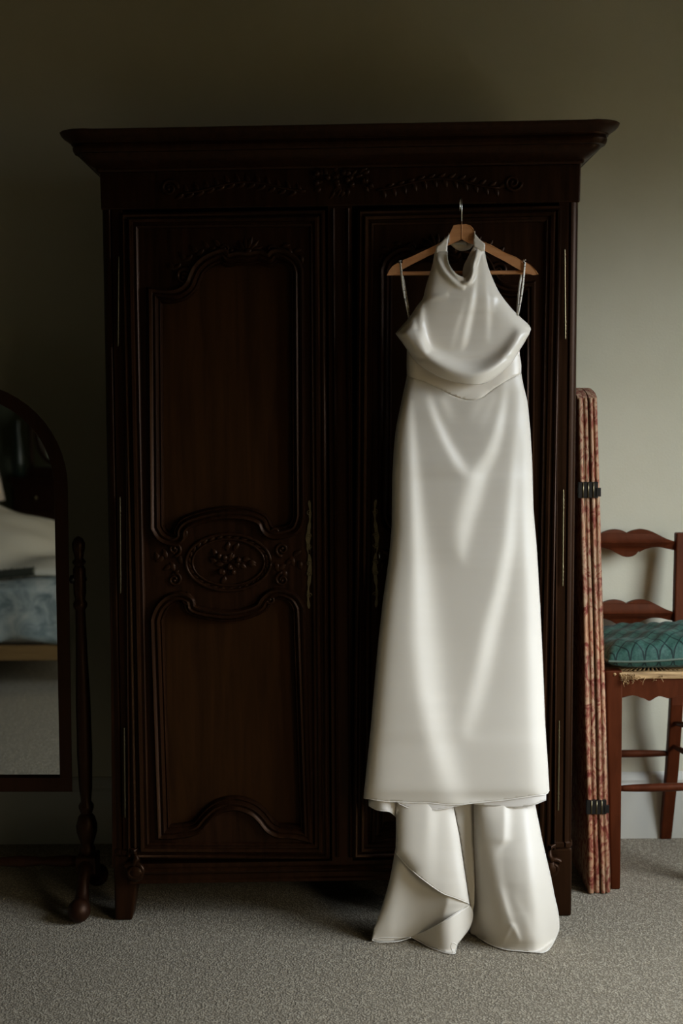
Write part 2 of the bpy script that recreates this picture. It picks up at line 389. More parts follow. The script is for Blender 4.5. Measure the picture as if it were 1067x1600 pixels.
# corner posts with rounded arris and feet
def post(side):
    # plan section in mm-like metres: quarter-round outer corner; swept in z through pixels
    W_ = 0.055; R_ = 0.022; sec = []
    # x measured from the outer edge inward, y back from the face
    for a in range(0, 91, 15):
        t = math.radians(a); sec.append((R_ - R_ * math.cos(t), R_ - R_ * math.sin(t)))
    sec = [(0, 0.07)] + sec + [(.026, 0.004), (.0275, 0.004), (.029, 0), (W_, 0), (W_, 0.07)]
    rows = [322, 700, 1100, 1321, 1325, 1331]; v = []; f = []
    foot = [1331, 1427]
    n = len(sec)
    def ring(y, grow=0.0):
        e = Wp(*row((LX if side == 0 else RX)(y), y)); sg = 1 if side == 0 else -1
        return [Vector((e.x + sg * (a - grow if a < .03 else a + grow * .5), YW + (q - grow if q < .05 else q), e.z)) for a, q in sec]
    for y in rows[:4]: v += ring(y)
    v += ring(1323, .003); v += ring(1329, .003)
    k = len(v) // n
    for i in range(k - 1):
        for j in range(n): f.append((i * n + j, i * n + (j + 1) % n, (i + 1) * n + (j + 1) % n, (i + 1) * n + j))
    f.append(tuple(range(n))); f.append(tuple((k - 1) * n + j for j in reversed(range(n))))
    p = mesh_obj('corner_post', v, f, M['oak'], arm, smooth=True, autosmooth=35)
    fb_ = MB(); sg = 1 if side == 0 else -1
    e = LX if side == 0 else RX
    top = Wp(*row(e(1331), 1331)); bot = Wp(*row(e(1430), 1430)); bz = 0.0
    a0 = [(top.x, YW, top.z), (top.x + sg * .075, YW, top.z), (top.x + sg * .075, YW + .08, top.z), (top.x, YW + .08, top.z)]
    midz = 0.11
    a1 = [(top.x, YW, midz), (top.x + sg * .066, YW, midz), (top.x + sg * .066, YW + .07, midz), (top.x, YW + .07, midz)]
    a2 = [(bot.x, YW, bz), (bot.x + sg * .050, YW, bz), (bot.x + sg * .050, YW + .06, bz), (bot.x, YW + .06, bz)]
    fb_.add(a0 + a1 + a2, [(0, 1, 2, 3), (4, 5, 1, 0), (5, 6, 2, 1), (6, 7, 3, 2), (7, 4, 0, 3), (8, 9, 5, 4), (9, 10, 6, 5), (10, 11, 7, 6), (11, 8, 4, 7), (11, 10, 9, 8)])
    fb_.build('foot', M['oak'], arm, bevel=.007, seg=3)
    # rear foot
    rb = MB(); rb.box(min(top.x, top.x + sg * .06), max(top.x, top.x + sg * .06), YBK - .07, YBK, 0, top.z)
    rb.build('foot', M['oak'], arm, bevel=.005)
    # carved volute on the front foot
    vb = MB(); cx = top.x + sg * .062; cz = Wp(*row(868, 1357)).z
    pts = []; rr = []
    for i in range(40):
        t = i / 39; a = math.pi * 0.2 + t * math.pi * 3.2; r = .026 * (1 - t) + .004
        pts.append((cx - sg * r * math.cos(a), YW - .012 - .010 * math.sin(t * 3), cz + r * math.sin(a) * .8)); rr.append(.0085 * (1 - .55 * t))
    vb.tube(pts, rr, 10)
    vb.tube([(cx + sg * .002, YW - .006, cz + .05), (cx + sg * .008, YW - .016, cz + .035), (cx, YW - .018, cz + .022), (cx - sg * .01, YW - .012, cz + .016)], [.004, .010, .009, .004], 10)
    vb.tube([(cx + sg * .012, YW - .004, cz + .062), (cx + sg * .001, YW - .016, cz + .058), (cx - sg * .012, YW - .008, cz + .062)], [.004, .008, .004], 10)
    vb.lathe([(.002, .0), (.020, .002), (.024, .008), (.019, .014), (.006, .016)], (cx + sg * .004, YW - .028, cz - .006), 16, 'y')
    vb.build('foot_scroll', M['oak'], arm, smooth=True, autosmooth=60)
post(0); post(1)
# base rail with mouldings
b = MB()
sx0, sx1 = LX(1350) + 26, RX(1350) - 34
quadbox(b, [row(sx0, 1374), row(sx1, 1374), row(sx1, 1345), row(sx0, 1345)], YW, YW + .04)
b.build('base_rail', M['oak'], arm)
moulding('base_moulding', [row(sx0, 1356), row(sx1, 1356)], False, [(-.008, 0), (-.008, .006), (-.002, .012), (.006, .010), (.010, .003), (.022, .003), (.026, .009), (.034, .009), (.038, 0)], YW, M['oak'], arm, Wp)
# centre post
b = MB(); quadbox(b, [(519, 1345), (551, 1345), (550, 322), (512, 322)], YW, YW + .05); b.build('centre_post', M['oak'], arm)
moulding('post_moulding', [(544, 326), (548, 1338)], False, [(-.006, 0), (-.005, .007), (0, .011), (.005, .007), (.006, 0)], YW, M['oak'], arm, Wp)
moulding('post_moulding', [(521, 326), (527, 1338)], False, [(-.005, 0), (-.004, .005), (0, .008), (.004, .005), (.005, 0)], YW, M['oak'], arm, Wp)
# cornice: profile swept round three sides
def cornice():
    prof = [(0.0, .300), (.0, .150), (.006, .150), (.010, .143), (.010, .135), (.020, .128), (.034, .112), (.044, .098), (.048, .085), (.058, .084), (.062, .074), (.063, .062),
            (.060, .050), (.066, .048), (.067, .042), (.072, .036), (.083, .024), (.090, .012), (.092, .004), (.086, .0)]
    prof = [(a, d) for a, d in prof if d <= .2]
    zt_l = P(140, 201, YW - .085).z; zt_r = P(948, 186.5, YW - .085).z
    xl, xr = Wp(*row(LX(270), 270)).x, Wp(*row(RX(270), 270)).x
    H = zt_r - Wp(908, 256).z
    k = H / .150
    v = []; f = []
    def ring(x, y, nx, ny):
        zt = zt_l + (zt_r - zt_l) * (x - xl) / (xr - xl)
        return [Vector((x + nx * a, y + ny * a, zt - d * k)) for a, d in prof]
    st = []
    st.append(ring(xl, YBK, -1, 0))
    for i in range(7):            # eased corner
        a = math.radians(90 * i / 6); s = 1.0
        st.append(ring(xl, YW, -math.cos(a) * (1 + .22 * math.sin(2 * a)), -math.sin(a) * (1 + .22 * math.sin(2 * a))))
    for t in (.25, .5, .75): st.append(ring(xl + (xr - xl) * t, YW, 0, -1))
    for i in range(7):
        a = math.radians(90 * i / 6)
        st.append(ring(xr, YW, math.sin(a) * (1 + .22 * math.sin(2 * a)), -math.cos(a) * (1 + .22 * math.sin(2 * a))))
    st.append(ring(xr, YBK, 1, 0))
    n = len(prof)
    for s in st: v += s
    for i in range(len(st) - 1):
        for j in range(n - 1): f.append((i * n + j, (i + 1) * n + j, (i + 1) * n + j + 1, i * n + j + 1))
    f.append(tuple(i * n + n - 1 for i in range(len(st))))
    f.append(tuple(i * n for i in reversed(range(len(st)))))
    f.append(tuple(range(n))); f.append(tuple((len(st) - 1) * n + j for j in reversed(range(n))))
    mesh_obj('cornice', v, f, M['oak'], arm, smooth=True, autosmooth=28)
cornice()
# carved ornaments made of leaves, scrolls and beads
def leaf(b, x, y, ang, ln, wd, Y, mp, h=.008):
    h *= .65
    """a pointed acanthus lobe lying on plane Y; pixels"""
    ca, sa = math.cos(ang), math.sin(ang); v = []; n = 7
    for i in range(n):
        t = i / (n - 1); wv_ = wd * math.sin(math.pi * min(1, t * .92 + .08)) ** .8
        bend = .25 * ln * t * t
        for s, hh in ((-1, 0), (-.45, .7), (0, .45), (.45, .7), (1, 0)):
            lx = t * ln; ly = s * wv_ + bend
            q = mp(x + lx * ca - ly * sa, y + lx * sa + ly * ca, Y); q = q + Vector((0, -h * hh * math.sin(math.pi * (t * .85 + .15)) - .001 * (1 - abs(s)), 0)); v.append(q)
    f = []
    for i in range(n - 1):
        for j in range(4): f.append((i * 5 + j, i * 5 + j + 1, (i + 1) * 5 + j + 1, (i + 1) * 5 + j))
    b.add(v, f)
def scroll(b, x, y, r, a0, turns, Y, mp, rad=.006, hand=1):
    pts = []; rr = []; n = int(14 * turns) + 6
    for i in range(n):
        t = i / (n - 1); a = a0 + hand * t * turns * 2 * math.pi; q = r * (1 - .85 * t)
        pts.append(mp(x + q * math.cos(a), y + q * math.sin(a), Y) + Vector((0, -.002, 0))); rr.append(rad * (1 - .5 * t))
    b.tube(pts, rr, 7); e = pts[-1]; b.ellipsoid(e, (rad, rad * .9, rad), 8, 6)
# frieze carving: central basket of flowers with trailing branches
b = MB(); rnd = random.Random(3)
for k in range(26):
    a = rnd.uniform(0, 2 * math.pi); r = rnd.uniform(0, 1) ** .5
    x, y = row(533 + 46 * r * math.cos(a), 284 + 17 * r * math.sin(a))
    leaf(b, x, y, a, rnd.uniform(9, 15), rnd.uniform(3, 5), YW, Wp, .010)
for k in range(12):
    x, y = row(533 + rnd.uniform(-40, 40), 284 + rnd.uniform(-14, 12)); q = Wp(x, y, YW - .006); b.ellipsoid(q, (.009, .009, .009), 8, 6)
b.build('frieze_carving', M['oak'], arm, smooth=True)
for sgn in (-1, 1):
    b = MB()
    pts = [row(533 + sgn * d, 290 + 8 * math.sin(d / 32)) for d in range(55, 250, 8)]
    b.tube([Wp(*p, YW - .002) for p in pts], .0035, 6)
    for i, p in enumerate(pts[1:]):
        leaf(b, p[0], p[1], (0 if sgn > 0 else math.pi) + (-.9 if i % 2 else .9), 15, 4, YW, Wp, .007)
    scroll(b, *row(533 + sgn * 268, 290), 14, 0, 1.6, YW, Wp, .005, sgn)
    b.build('frieze_carving', M['oak'], arm, smooth=True)

# ---- doors (left one measured, right one its mirror image in the photograph's own slope)
def mirror_px(x, y): X_ = 1067 - x; return X_, y - 0.0163 * (X_ - x)
UP = spline([(243, 824), (252, 838), (268, 845), (281, 840), (283, 828), (292, 818), (310, 811), (335, 805), (362, 803), (390, 806), (408, 814), (414, 826),
             (424, 834), (443, 833), (461, 825), (468, 806)], 4)
UP_T = spline([(466, 425), (460, 410), (444, 399), (428, 397), (420, 404), (404, 399), (387, 402), (370, 401), (356, 404), (349, 397), (336, 400), (320, 408), (308, 420), (302, 432),
               (296, 446), (283, 457), (264, 461), (240, 459)], 4)
LOW = spline([(243, 968), (250, 950), (264, 936), (282, 932), (296, 938), (300, 950), (315, 956), (338, 960), (362, 961), (388, 956), (406, 948), (414, 936),
              (428, 927), (446, 928), (460, 936), (468, 950)], 4)
LOW_B = spline([(480, 1306), (458, 1301), (436, 1300), (420, 1292), (408, 1277), (392, 1264), (366, 1257), (340, 1263), (322, 1278), (310, 1292), (292, 1299), (262, 1302), (254, 1302)], 4)
upper_hole = UP + UP_T
lower_hole = LOW + LOW_B
def door(flip):
    mp = (lambda x, y, Y=YW: Wp(*mirror_px(x, y), Y)) if flip else Wp
    d0 = YW - .004                             # face of the door frame
    dp = YW + .018                             # sunk panel face
    outer = [(207, 1341), (515, 1341 - .0), (508, 329), (189, 333)]
    b = MB()
    b.extrude(outer, [upper_hole, lower_hole], lambda x, y: mp(x, y, d0), lambda x, y: mp(x, y, dp + .004))
    d = b.build('door', M['oak'], arm, bevel=0)
    pr = [(-.016, 0), (-.015, .008), (-.010, .014), (-.004, .011), (-.001, .006), (.002, .008), (.006, .010), (.010, .004), (.013, -.004), (.017, -.002), (.020, -.008), (.022, -.021)]
    if not flip: prm = [(-a, h) for a, h in pr]
    else: prm = pr
    for hole in (upper_hole, lower_hole):
        pb = MB(); cx = sum(p[0] for p in hole) / len(hole); cy = sum(p[1] for p in hole) / len(hole)
        gr = [(p[0] + (3 if p[0] > cx else -3), p[1] + (3 if p[1] > cy else -3)) for p in hole]
        pb.extrude(gr, [], lambda x, y: mp(x, y, dp), lambda x, y: mp(x, y, dp + .010))
        pb.build('panel', M['panel'], d)
        # orientation: 'right hand' must point into the hole
        area = sum(hole[i][0] * hole[(i + 1) % len(hole)][1] - hole[(i + 1) % len(hole)][0] * hole[i][1] for i in range(len(hole)))
        use = [(a if ((area > 0) != flip) else -a, h) for a, h in pr]
        moulding('panel_moulding', hole, True, use, d0, M['oak'], d, mp)
    # rectangular bolection round the door and door edge bead
    rect = [(228, 1321), (496, 1322), (490, 348), (210, 351)]
    pr2 = [(-.016, 0), (-.016, .010), (-.011, .016), (-.004, .013), (-.002, .006), (.003, .006), (.006, .009), (.010, .006), (.012, 0)]
    sg = 1 if not flip else -1
    moulding('frame_moulding', rect, True, [(a * sg * -1, h) for a, h in pr2], d0, M['oak'], d, mp)
    rect2 = [(212, 1337), (511, 1337), (504, 333), (193, 337)]
    moulding('edge_bead', rect2, True, [(a * sg * -1, h) for a, h in [(-.006, 0), (-.005, .006), (0, .009), (.005, .006), (.006, 0)]], d0, M['oak'], d, mp)
    # middle carving: oval medallion with leafy wreath
    b = MB()
    cx, cy = 357, 880
    for rx, ry, rad in ((66, 44, .005), (56, 36, .0035)):
        b.tube([mp(cx + rx * math.cos(t), cy + ry * math.sin(t) - 2, d0 - .003) for t in [2 * math.pi * i / 48 for i in range(49)]], rad, 6)
    rn = random.Random(5)
    for k in range(30):
        t = 2 * math.pi * k / 30; leaf(b, cx + 58 * math.cos(t), cy + 38 * math.sin(t), t + .9, 13, 4, d0, mp, .008)
    for k in range(16):
        a = rn.uniform(0, 6.28); r = rn.random(); leaf(b, cx + 34 * r * math.cos(a), cy + 22 * r * math.sin(a), a, 14, 5, d0, mp, .011)
    for k in range(7): b.ellipsoid(mp(cx + rn.uniform(-20, 20), cy + rn.uniform(-14, 14), d0 - .006), (.009, .009, .009), 8, 6)
    b.build('medallion_carving', M['oak'], d, smooth=True)
    for s in (-1, 1):
        b = MB()
        for i in range(7):
            x = cx + s * (72 + i * 6.0); leaf(b, x, 880 + 12 * math.sin(i), (0 if s > 0 else math.pi) + (-1) ** i * .9, 15, 5, d0, mp, .009)
        scroll(b, cx + s * 84, 858, 11, math.pi / 2, 1.5, d0, mp, .005, s); scroll(b, cx + s * 84, 905, 11, -math.pi / 2, 1.5, d0, mp, .005, -s)
        scroll(b, cx + s * 73, 832, 9, math.pi / 2, 1.3, d0, mp, .006, s); scroll(b, cx + s * 66, 936, 9, -math.pi / 2, 1.3, d0, mp, .006, -s)
        b.build('rail_carving', M['oak'], d, smooth=True)
    # top carving: shell above the arch, leafy spandrel
    b = MB()
    for k in range(7): leaf(b, 388, 396, math.pi + math.pi * (k + .5) / 7, 26, 4.5, d0, mp, .012)
    b.ellipsoid(mp(388, 394, d0 - .005), (.012, .010, .010), 10, 7)
    scroll(b, 352, 390, 10, 0, 1.6, d0, mp, .006, 1); scroll(b, 424, 391, 10, math.pi, 1.6, d0, mp, .006, -1)
    scroll(b, 288, 432, 14, .4, 1.7, d0, mp, .0065, -1)
    for i in range(9): leaf(b, 345 - i * 9, 385 + i * i * .55, math.pi - .2 + (-1) ** i * .7, 16, 4.5, d0, mp, .009)
    for i in range(5): leaf(b, 432 + i * 9, 385 + i * i * .9, .2 + (-1) ** i * .7, 13, 4, d0, mp, .009)
    b.build('crest_carving', M['oak'], d, smooth=True)
    # pierced brass escutcheon plate
    e = MB(); n = 40
    xs = 483 if not flip else 1067 - 587
    ya, yb = 782, 950
    Lf, Rt = [], []
    for i in range(n + 1):
        t = i / n; y = ya + (yb - ya) * t; s = abs(2 * t - 1)
        wd = (2.0 + 6.0 * (1 - s) ** .5 * (.65 + .35 * math.cos(t * 19)) + 1.2 * math.sin(t * 60))
        off = 1.6 * math.sin(t * 12.5)
        Lf.append((xs - max(1.0, wd * .5) + off, y)); Rt.append((xs + max(1.0, wd * .5) + off, y))
    poly = Lf + Rt[::-1]
    hole = [(xs - 1.2, 858), (xs + 1.2, 858), (xs + .9, 866), (xs - .9, 866)]
    e.extrude(poly, [hole], lambda x, y: mp(x, y, d0 - .0035), lambda x, y: mp(x, y, d0 + .001))
    for yy, h in ((800, 1), (838, -1), (852, 1), (880, -1), (895, 1), (930, -1)):
        scroll(e, xs, yy, 4.6, 0, 1.3, d0 - .002, mp, .0018, h)
    e.build('escutcheon', M['brass'], d, smooth=True, autosmooth=40, label='pierced brass keyhole plate')
    if flip:
        kb = MB(); p0 = mp(xs - 5, 866, d0 - .002); kb.tube([p0, p0 + Vector((.0, -.03, 0))], .002, 8)
        rg = [p0 + Vector((.0, -.034 - .004 + .008 * math.cos(a), .010 * math.sin(a))) for a in [2 * math.pi * i / 16 for i in range(17)]]
        kb.tube(rg, .0014, 6); kb.build('key', M['steel'], d, smooth=True, label='small bright key in the lock')
    # long barrel hinges with turned finials
    for (ya, yb, xa, xb) in ((390, 530, 881, 882), (765, 915, 879, 878), (1125, 1265, 872.5, 871)):
        if flip: A, B = Wp(xa, ya, YW - .008), Wp(xb, yb, YW - .008)
        else:
            A, B = Wp(*mirror_px(xa, ya), YW - .008), Wp(*mirror_px(xb, yb), YW - .008)
        h = MB(); pts = []; rr = []
        K = 60
        for i in range(K + 1):
            t = i / K; s = min(t, 1 - t)
            if s < .20: r = .0022 + .0018 * abs(math.sin(s * 75)) * (.3 + s * 4)
            else: r = .0030
            if abs(t - .5) < .012: r = .0030
            pts.append(A.lerp(B, t)); rr.append(r)
        h.tube(pts, rr, 10)
        h.build('hinge', M['brass'] if flip else M['brass_shaded'], d, smooth=True, autosmooth=50)
    return d
door(False); door(True)
# thin moulding strip on the right/left stiles beside the posts
for s, xs in ((0, 0), (1, 0)):
    if s: pth = [(871, 330), (865, 1326)]
    else: pth = [mirror_px(871, 330), mirror_px(865, 1326)]
    moulding('stile_bead', pth, False, [(-.005, 0), (-.004, .008), (0, .012), (.004, .008), (.005, 0)], YW, M['oak'], arm, Wp)
    b = MB(); q = [(863, 1345), (892, 1345), (899, 322), (868, 322)] if s else [mirror_px(892, 1345), mirror_px(863, 1345), mirror_px(868, 322), mirror_px(899, 322)]
    quadbox(b, q, YW + .004, YW + .05); b.build('stile', M['oak'], arm)
settle(arm)

# ------------------------------------------------------------------ hanger
YH = -0.705
hg = thing('clothes_hanger', 'wooden clothes hanger with trouser bar hooked over the right wardrobe door', 'hanger', P(721, 352, YH))
left_arm = [(709, 352.5), (716, 351), (721.5, 350.8), (721.5, 374), (712, 378.5), (700, 384), (688, 391.5), (668, 401), (648, 411), (629, 421), (620, 428), (612, 430), (605, 430), (608, 422.5), (613, 416), (620, 412), (624, 411.4), (626, 413.2), (629, 411), (629, 407), (644, 400.5), (664, 391), (682, 382.5), (697, 374), (703, 365)]
right_arm = [(721.5, 350.8), (728, 351), (735, 353.5), (739, 358), (742, 366), (752, 376), (768, 384), (790, 395), (806, 402.5), (814, 406.5), (815, 410), (818, 411.5), (821, 410.5), (828, 413), (835, 419.5), (840, 428), (833, 429), (826, 428), (812, 421), (790, 409), (765, 396), (740, 382.5), (730, 378), (721.5, 374)]
b = MB()
b.extrude(left_arm, [], lambda x, y: P(x, y, YH - .011), lambda x, y: P(x, y, YH + .011)); b.build('left_arm', M['hanger'], hg, bevel=.004, seg=3)
b = MB()
b.extrude(right_arm, [], lambda x, y: P(x, y, YH - .011), lambda x, y: P(x, y, YH + .011)); b.build('right_arm', M['hanger'], hg, bevel=.004, seg=3)
b = MB(); b.tube([P(612, 427.5, YH), P(832, 425.5, YH)], .0055, 12); b.build('trouser_bar', M['hanger'], hg, smooth=True, autosmooth=50)
b = MB(); A = P(721.5, 356, YH); T = P(721, 318, YH)
pts = [A, T]
for i in range(1, 13):
    a = math.pi * i / 12; pts.append(T + Vector((0, .022 - .022 * math.cos(a), .022 * math.sin(a))))
pts.append(pts[-1] + Vector((0, 0, -.012)))
b.tube(pts, .0017, 8); b.build('hook', M['steel'], hg, smooth=True, label='thin chrome wire hook')
settle(hg)

# ------------------------------------------------------------------ the dress: folds worked out as slopes across the cloth
PX = 1 / 572.0
class Field:
    """height of the cloth (metres toward the room) over a pixel window; slopes of folds are integrated row by row"""
    widen = 1.0; gain = 1.0; leftp = 1.8
    def __init__(s, x0, x1, y0, y1, lf, rf):
        s.x0, s.y0 = x0, y0; s.xs = np.arange(x0, x1 + 1, dtype=float); s.ys = np.arange(y0, y1 + 1, dtype=float)
        s.S = np.zeros((len(s.ys), len(s.xs))); s.R = np.zeros_like(s.S)
        s.l = np.array([lf(y) for y in s.ys]); s.r = np.array([rf(y) for y in s.ys])
    def band(s, tab, fade=12):           # rows (y, x, wl, wr, slope): cloth turned to the right
        y0, y1 = tab[0][0], tab[-1][0]; tab = [(q[0], q[1], q[2] * s.widen, q[3] * s.widen, q[4]) for q in tab]
        for i, y in enumerate(s.ys):
            if y < y0 - fade or y > y1 + fade: continue
            x, wl, wr, k = interp(tab, y)
            e = 1.0
            if y < y0: e = 1 - (y0 - y) / fade
            if y > y1: e = 1 - (y - y1) / fade
            e = e * e * (3 - 2 * e)
            d = s.xs - x; w_ = np.where(d < 0, wl, wr)
            s.S[i] -= k * e * .66 * s.gain * np.exp(-(d / w_) ** 2)
    def ridge(s, pts, w_, h, wout=None):  # rounded roll of cloth along a polyline
        pl = spline(pts, 8); X, Yg = np.meshgrid(s.xs, s.ys); best = np.full(X.shape, 1e9); sgn = np.zeros(X.shape); tt = np.zeros(X.shape)
        n = len(pl) - 1
        for i in range(n):
            (ax, ay), (bx, by) = pl[i], pl[i + 1]; dx, dy = bx - ax, by - ay; l2 = dx * dx + dy * dy + 1e-9
            t = np.clip(((X - ax) * dx + (Yg - ay) * dy) / l2, 0, 1); ex, ey = X - ax - t * dx, Yg - ay - t * dy
            d = np.hypot(ex, ey); m = d < best
            best[m] = d[m]; sgn[m] = np.sign(ex * dy - ey * dx)[m]; tt[m] = ((i + t) / n)[m]
        wid = np.where(sgn > 0, w_, wout or w_); env = np.clip(np.sin(np.pi * np.clip(tt, 0, 1)), 0, 1) ** .5
        s.R += h * env * np.exp(-(best / wid) ** 2)
    def finish(s, bulge, power=2.4, blur=2, yb=8, close=.45):
        for _ in range(yb): s.S[1:-1] = (s.S[:-2] + 2 * s.S[1:-1] + s.S[2:]) / 4
        ins = (s.xs[None, :] >= s.l[:, None]) & (s.xs[None, :] <= s.r[:, None])
        S = np.where(ins, s.S, 0); wd = np.maximum(s.r - s.l, 4)
        tot = S.sum(1) * PX; S = S - np.where(ins, (close * S.sum(1) / ins.sum(1).clip(1))[:, None], 0)
        H = np.cumsum(S, 1) * PX - (1 - close) * .5 * tot[:, None]
        u = np.clip((s.xs[None, :] - s.l[:, None]) / wd[:, None], 0, 1)
        bl = np.array([bulge(y) for y in s.ys])
        pw = np.where(u < .5, power * s.leftp, power); B = bl[:, None] * (1 - np.abs(2 * u - 1) ** pw) ** (1 / 1.7)
        H = H + B + s.R
        for _ in range(blur):
            H[1:-1] = (H[:-2] + 2 * H[1:-1] + H[2:]) / 4; H[:, 1:-1] = (H[:, :-2] + 2 * H[:, 1:-1] + H[:, 2:]) / 4
        s.H = H
    def at(s, x, y):
        fx = min(max(x - s.x0, 0), len(s.xs) - 1.001); fy = min(max(y - s.y0, 0), len(s.ys) - 1.001)
        i, j = int(fy), int(fx); a, b_ = fy - i, fx - j; H = s.H
        return (H[i, j] * (1 - b_) + H[i, j + 1] * b_) * (1 - a) + (H[i + 1, j] * (1 - b_) + H[i + 1, j + 1] * b_) * a
def inside(poly, x, y):
    c = False; n = len(poly); j = n - 1
    for i in range(n):
        if (poly[i][1] > y) != (poly[j][1] > y) and x < (poly[j][0] - poly[i][0]) * (y - poly[i][1]) / (poly[j][1] - poly[i][1]) + poly[i][0]: c = not c
        j = i
    return c
def resample(poly, st):
    out = []; n = len(poly)
    for i in range(n):
        a, b_ = poly[i], poly[(i + 1) % n]; d = math.dist(a, b_); k = max(1, int(round(d / st)))
        for j in range(k): out.append((a[0] + (b_[0] - a[0]) * j / k, a[1] + (b_[1] - a[1]) * j / k))
    return out
def sheet(name, poly, depth, mt, parent, st=3.0, th=.0016, back=None, label=None):
    """cloth cut to an outline, its depth given point by point; depth(x,y)->world Y"""
    ring = resample(poly, st); n = len(ring)
    pts = [Vector(p) for p in ring]
    xs = [p[0] for p in ring]; ys = [p[1] for p in ring]
    arr = np.array(ring)
    y = min(ys) + st; k = 0
    while y < max(ys):
        x = min(xs) + (st / 2 if k % 2 else 0)
        while x < max(xs):
            if inside(poly, x, y) and np.min((arr[:, 0] - x) ** 2 + (arr[:, 1] - y) ** 2) > (st * .55) ** 2: pts.append(Vector((x, y)))
            x += st
        y += st * .87; k += 1
    vo_, _, fo, _, _, _ = delaunay_2d_cdt(pts, [], [list(range(n))], 1, 1e-4)
    v = [P(p.x, p.y, depth(p.x, p.y)) for p in vo_]
    f = [tuple(q) for q in fo]
    # face the room
    def nrm(q): return (v[q[1]] - v[q[0]]).cross(v[q[2]] - v[q[0]])
    if f and sum(nrm(q).y for q in f) > 0: f = [tuple(reversed(q)) for q in f]
    if back is not None:                       # far side of the garment: flatter layer joined along the outline
        k = len(v); v += [P(p.x, p.y, back(p.x, p.y)) for p in vo_]
        f += [tuple(i + k for i in reversed(q)) for q in f]
    o = mesh_obj(name, v, f, mt, parent, smooth=True, solid=th)
    if label: o['label'] = label
    return o
def hem(name, pts, depth, r, mt, parent, lift=.0008, flat=1.0):
    pl = spline(pts, 6); b = MB()
    b.tube([P(x, y, depth(x, y) - lift) for x, y in pl], r, 6, flat=flat); return b.build(name, mt, parent, smooth=True)

dress = thing('wedding_dress', 'ivory satin halter neck wedding dress with draped bodice hanging from the wooden hanger', 'dress', P(728, 600, YH))
# --- skirt
SKL = [(580, 636), (588, 636), (620, 629), (667, 619), (700, 615.5), (747, 613), (827, 612), (875, 607.5), (938, 598.5), (999, 591.5), (1060, 586), (1131, 580), (1200, 573), (1247, 568)]
SKR = [(580, 813), (588, 814), (629, 824), (670, 828), (718, 831), (795, 833), (859, 838.5), (954, 844), (1040, 848), (1131, 851.5), (1200, 856), (1235, 858)]
lf = lambda y: interp(SKL, y)[0]
rf = lambda y: interp(SKR, y)[0]
F = Field(560, 866, 540, 1266, lf, rf)
F.widen = 1.12
F.gain = 1.2
F.band([(610, 643, 4, 5, .10), (650, 643, 5, 5, .40), (720, 646, 5, 8, .60), (800, 650, 6, 11, .68), (880, 654, 8, 17, .72), (1000, 660, 14, 24, .70), (1080, 668, 14, 24, .66), (1150, 682, 14, 22, .58), (1210, 700, 16, 20, .42), (1250, 712, 20, 22, .25)])
F.band([(618, 670, 5, 5, .35), (650, 680, 5, 6, .65), (690, 697, 5, 7, .75), (720, 714, 6, 8, .75), (738, 727, 7, 8, .35)], 10)
F.band([(600, 792, 5, 5, .30), (640, 787, 6, 5, .65), (680, 779, 7, 6, .85), (710, 768, 8, 8, .95), (740, 750, 12, 10, .9), (780, 739, 14, 12, .75), (820, 728, 13, 11, .6), (855, 723, 9, 9, .40), (872, 724, 6, 6, .2)], 14)
F.band([(640, 815, 5, 4, .2), (700, 808, 6, 6, .35), (780, 802, 7, 8, .60), (850, 797, 8, 9, .75), (920, 784, 9, 9, .80), (980, 768, 10, 11, .75), (1040, 756, 10, 12, .55), (1100, 742, 12, 13, .40), (1140, 730, 10, 12, .25)], 26)
F.band([(620, 818, 6, 10, .3), (700, 824, 7, 10, .45), (800, 826, 8, 12, .55), (900, 832, 8, 12, .6), (1000, 836, 9, 12, .6), (1100, 840, 10, 12, .55), (1235, 846, 10, 12, .5)])
F.band([(612, 758, 5, 6, .30), (640, 745, 7, 7, .22), (660, 735, 7, 7, .0)], 6)
F.band([(618, 772, 4, 5, .30), (650, 760, 6, 6, .2), (675, 748, 6, 6, .0)], 6)
F.band([(624, 695, 7, 7, .25), (645, 702, 8, 8, .2), (665, 706, 6, 8, .0)], 6)
F.finish(lambda y: float(np.interp(y, [560, 600, 700, 900, 1250], [.024, .028, .030, .030, .032])), 7.0, 6, 40, .25)
Ysk = lambda y: float(np.interp(y, [540, 700, 1255], [YH - .002, YH - .0, YH - .012]))
dsk = lambda x, y: Ysk(y) - F.at(x, y)
waist = [(636, 587), (650, 592), (665, 597), (687, 608), (713, 620), (734, 625), (751, 622), (770, 608), (796, 592), (814, 583)]
hemline = [(858, 1235), (853, 1241), (838, 1243), (817, 1246), (790, 1250), (765, 1252.5), (740, 1255), (720, 1257), (695, 1257), (671, 1254.5), (650, 1254), (620, 1253), (600, 1252), (568, 1247)]
ws = spline(waist, 4)
out = ws + [(rf(y), y) for y in range(600, 1230, 14)] + spline(hemline, 4) + [(lf(y), y) for y in range(1235, 590, -14)]
sheet('skirt', out, dsk, M['crepe'], dress, 3.2, back=lambda x, y: (lambda a, c, t: a + (c - a) * t + .002)(dsk(lf(y), y), dsk(rf(y), y), min(1, max(0, (x - lf(y)) / (rf(y) - lf(y))))))
hem('skirt_hem', hemline, dsk, .0011, M['seam'], dress)
hem('waist_seam', waist, dsk, .0007, M['stitch'], dress, .0003)
# --- waistband under the drape
wb = spline([(636, 545), (651, 566), (675, 585), (705, 600), (741, 606), (775, 592), (800, 566), (811, 553)], 4)
wbp = [(812, 556), (814, 570), (814, 583.5)] + ws[::-1] + [(635.5, 570)] + [(636, 548)]
wbp = [(636, 545), (660, 552), (740, 575), (805, 548)] + wbp[:-1]
sheet('waistband', wbp, lambda x, y: dsk(x, max(y, 583)) - .0006 + .00006 * (y - 600) * 0, M['satin'], dress, 4.0)
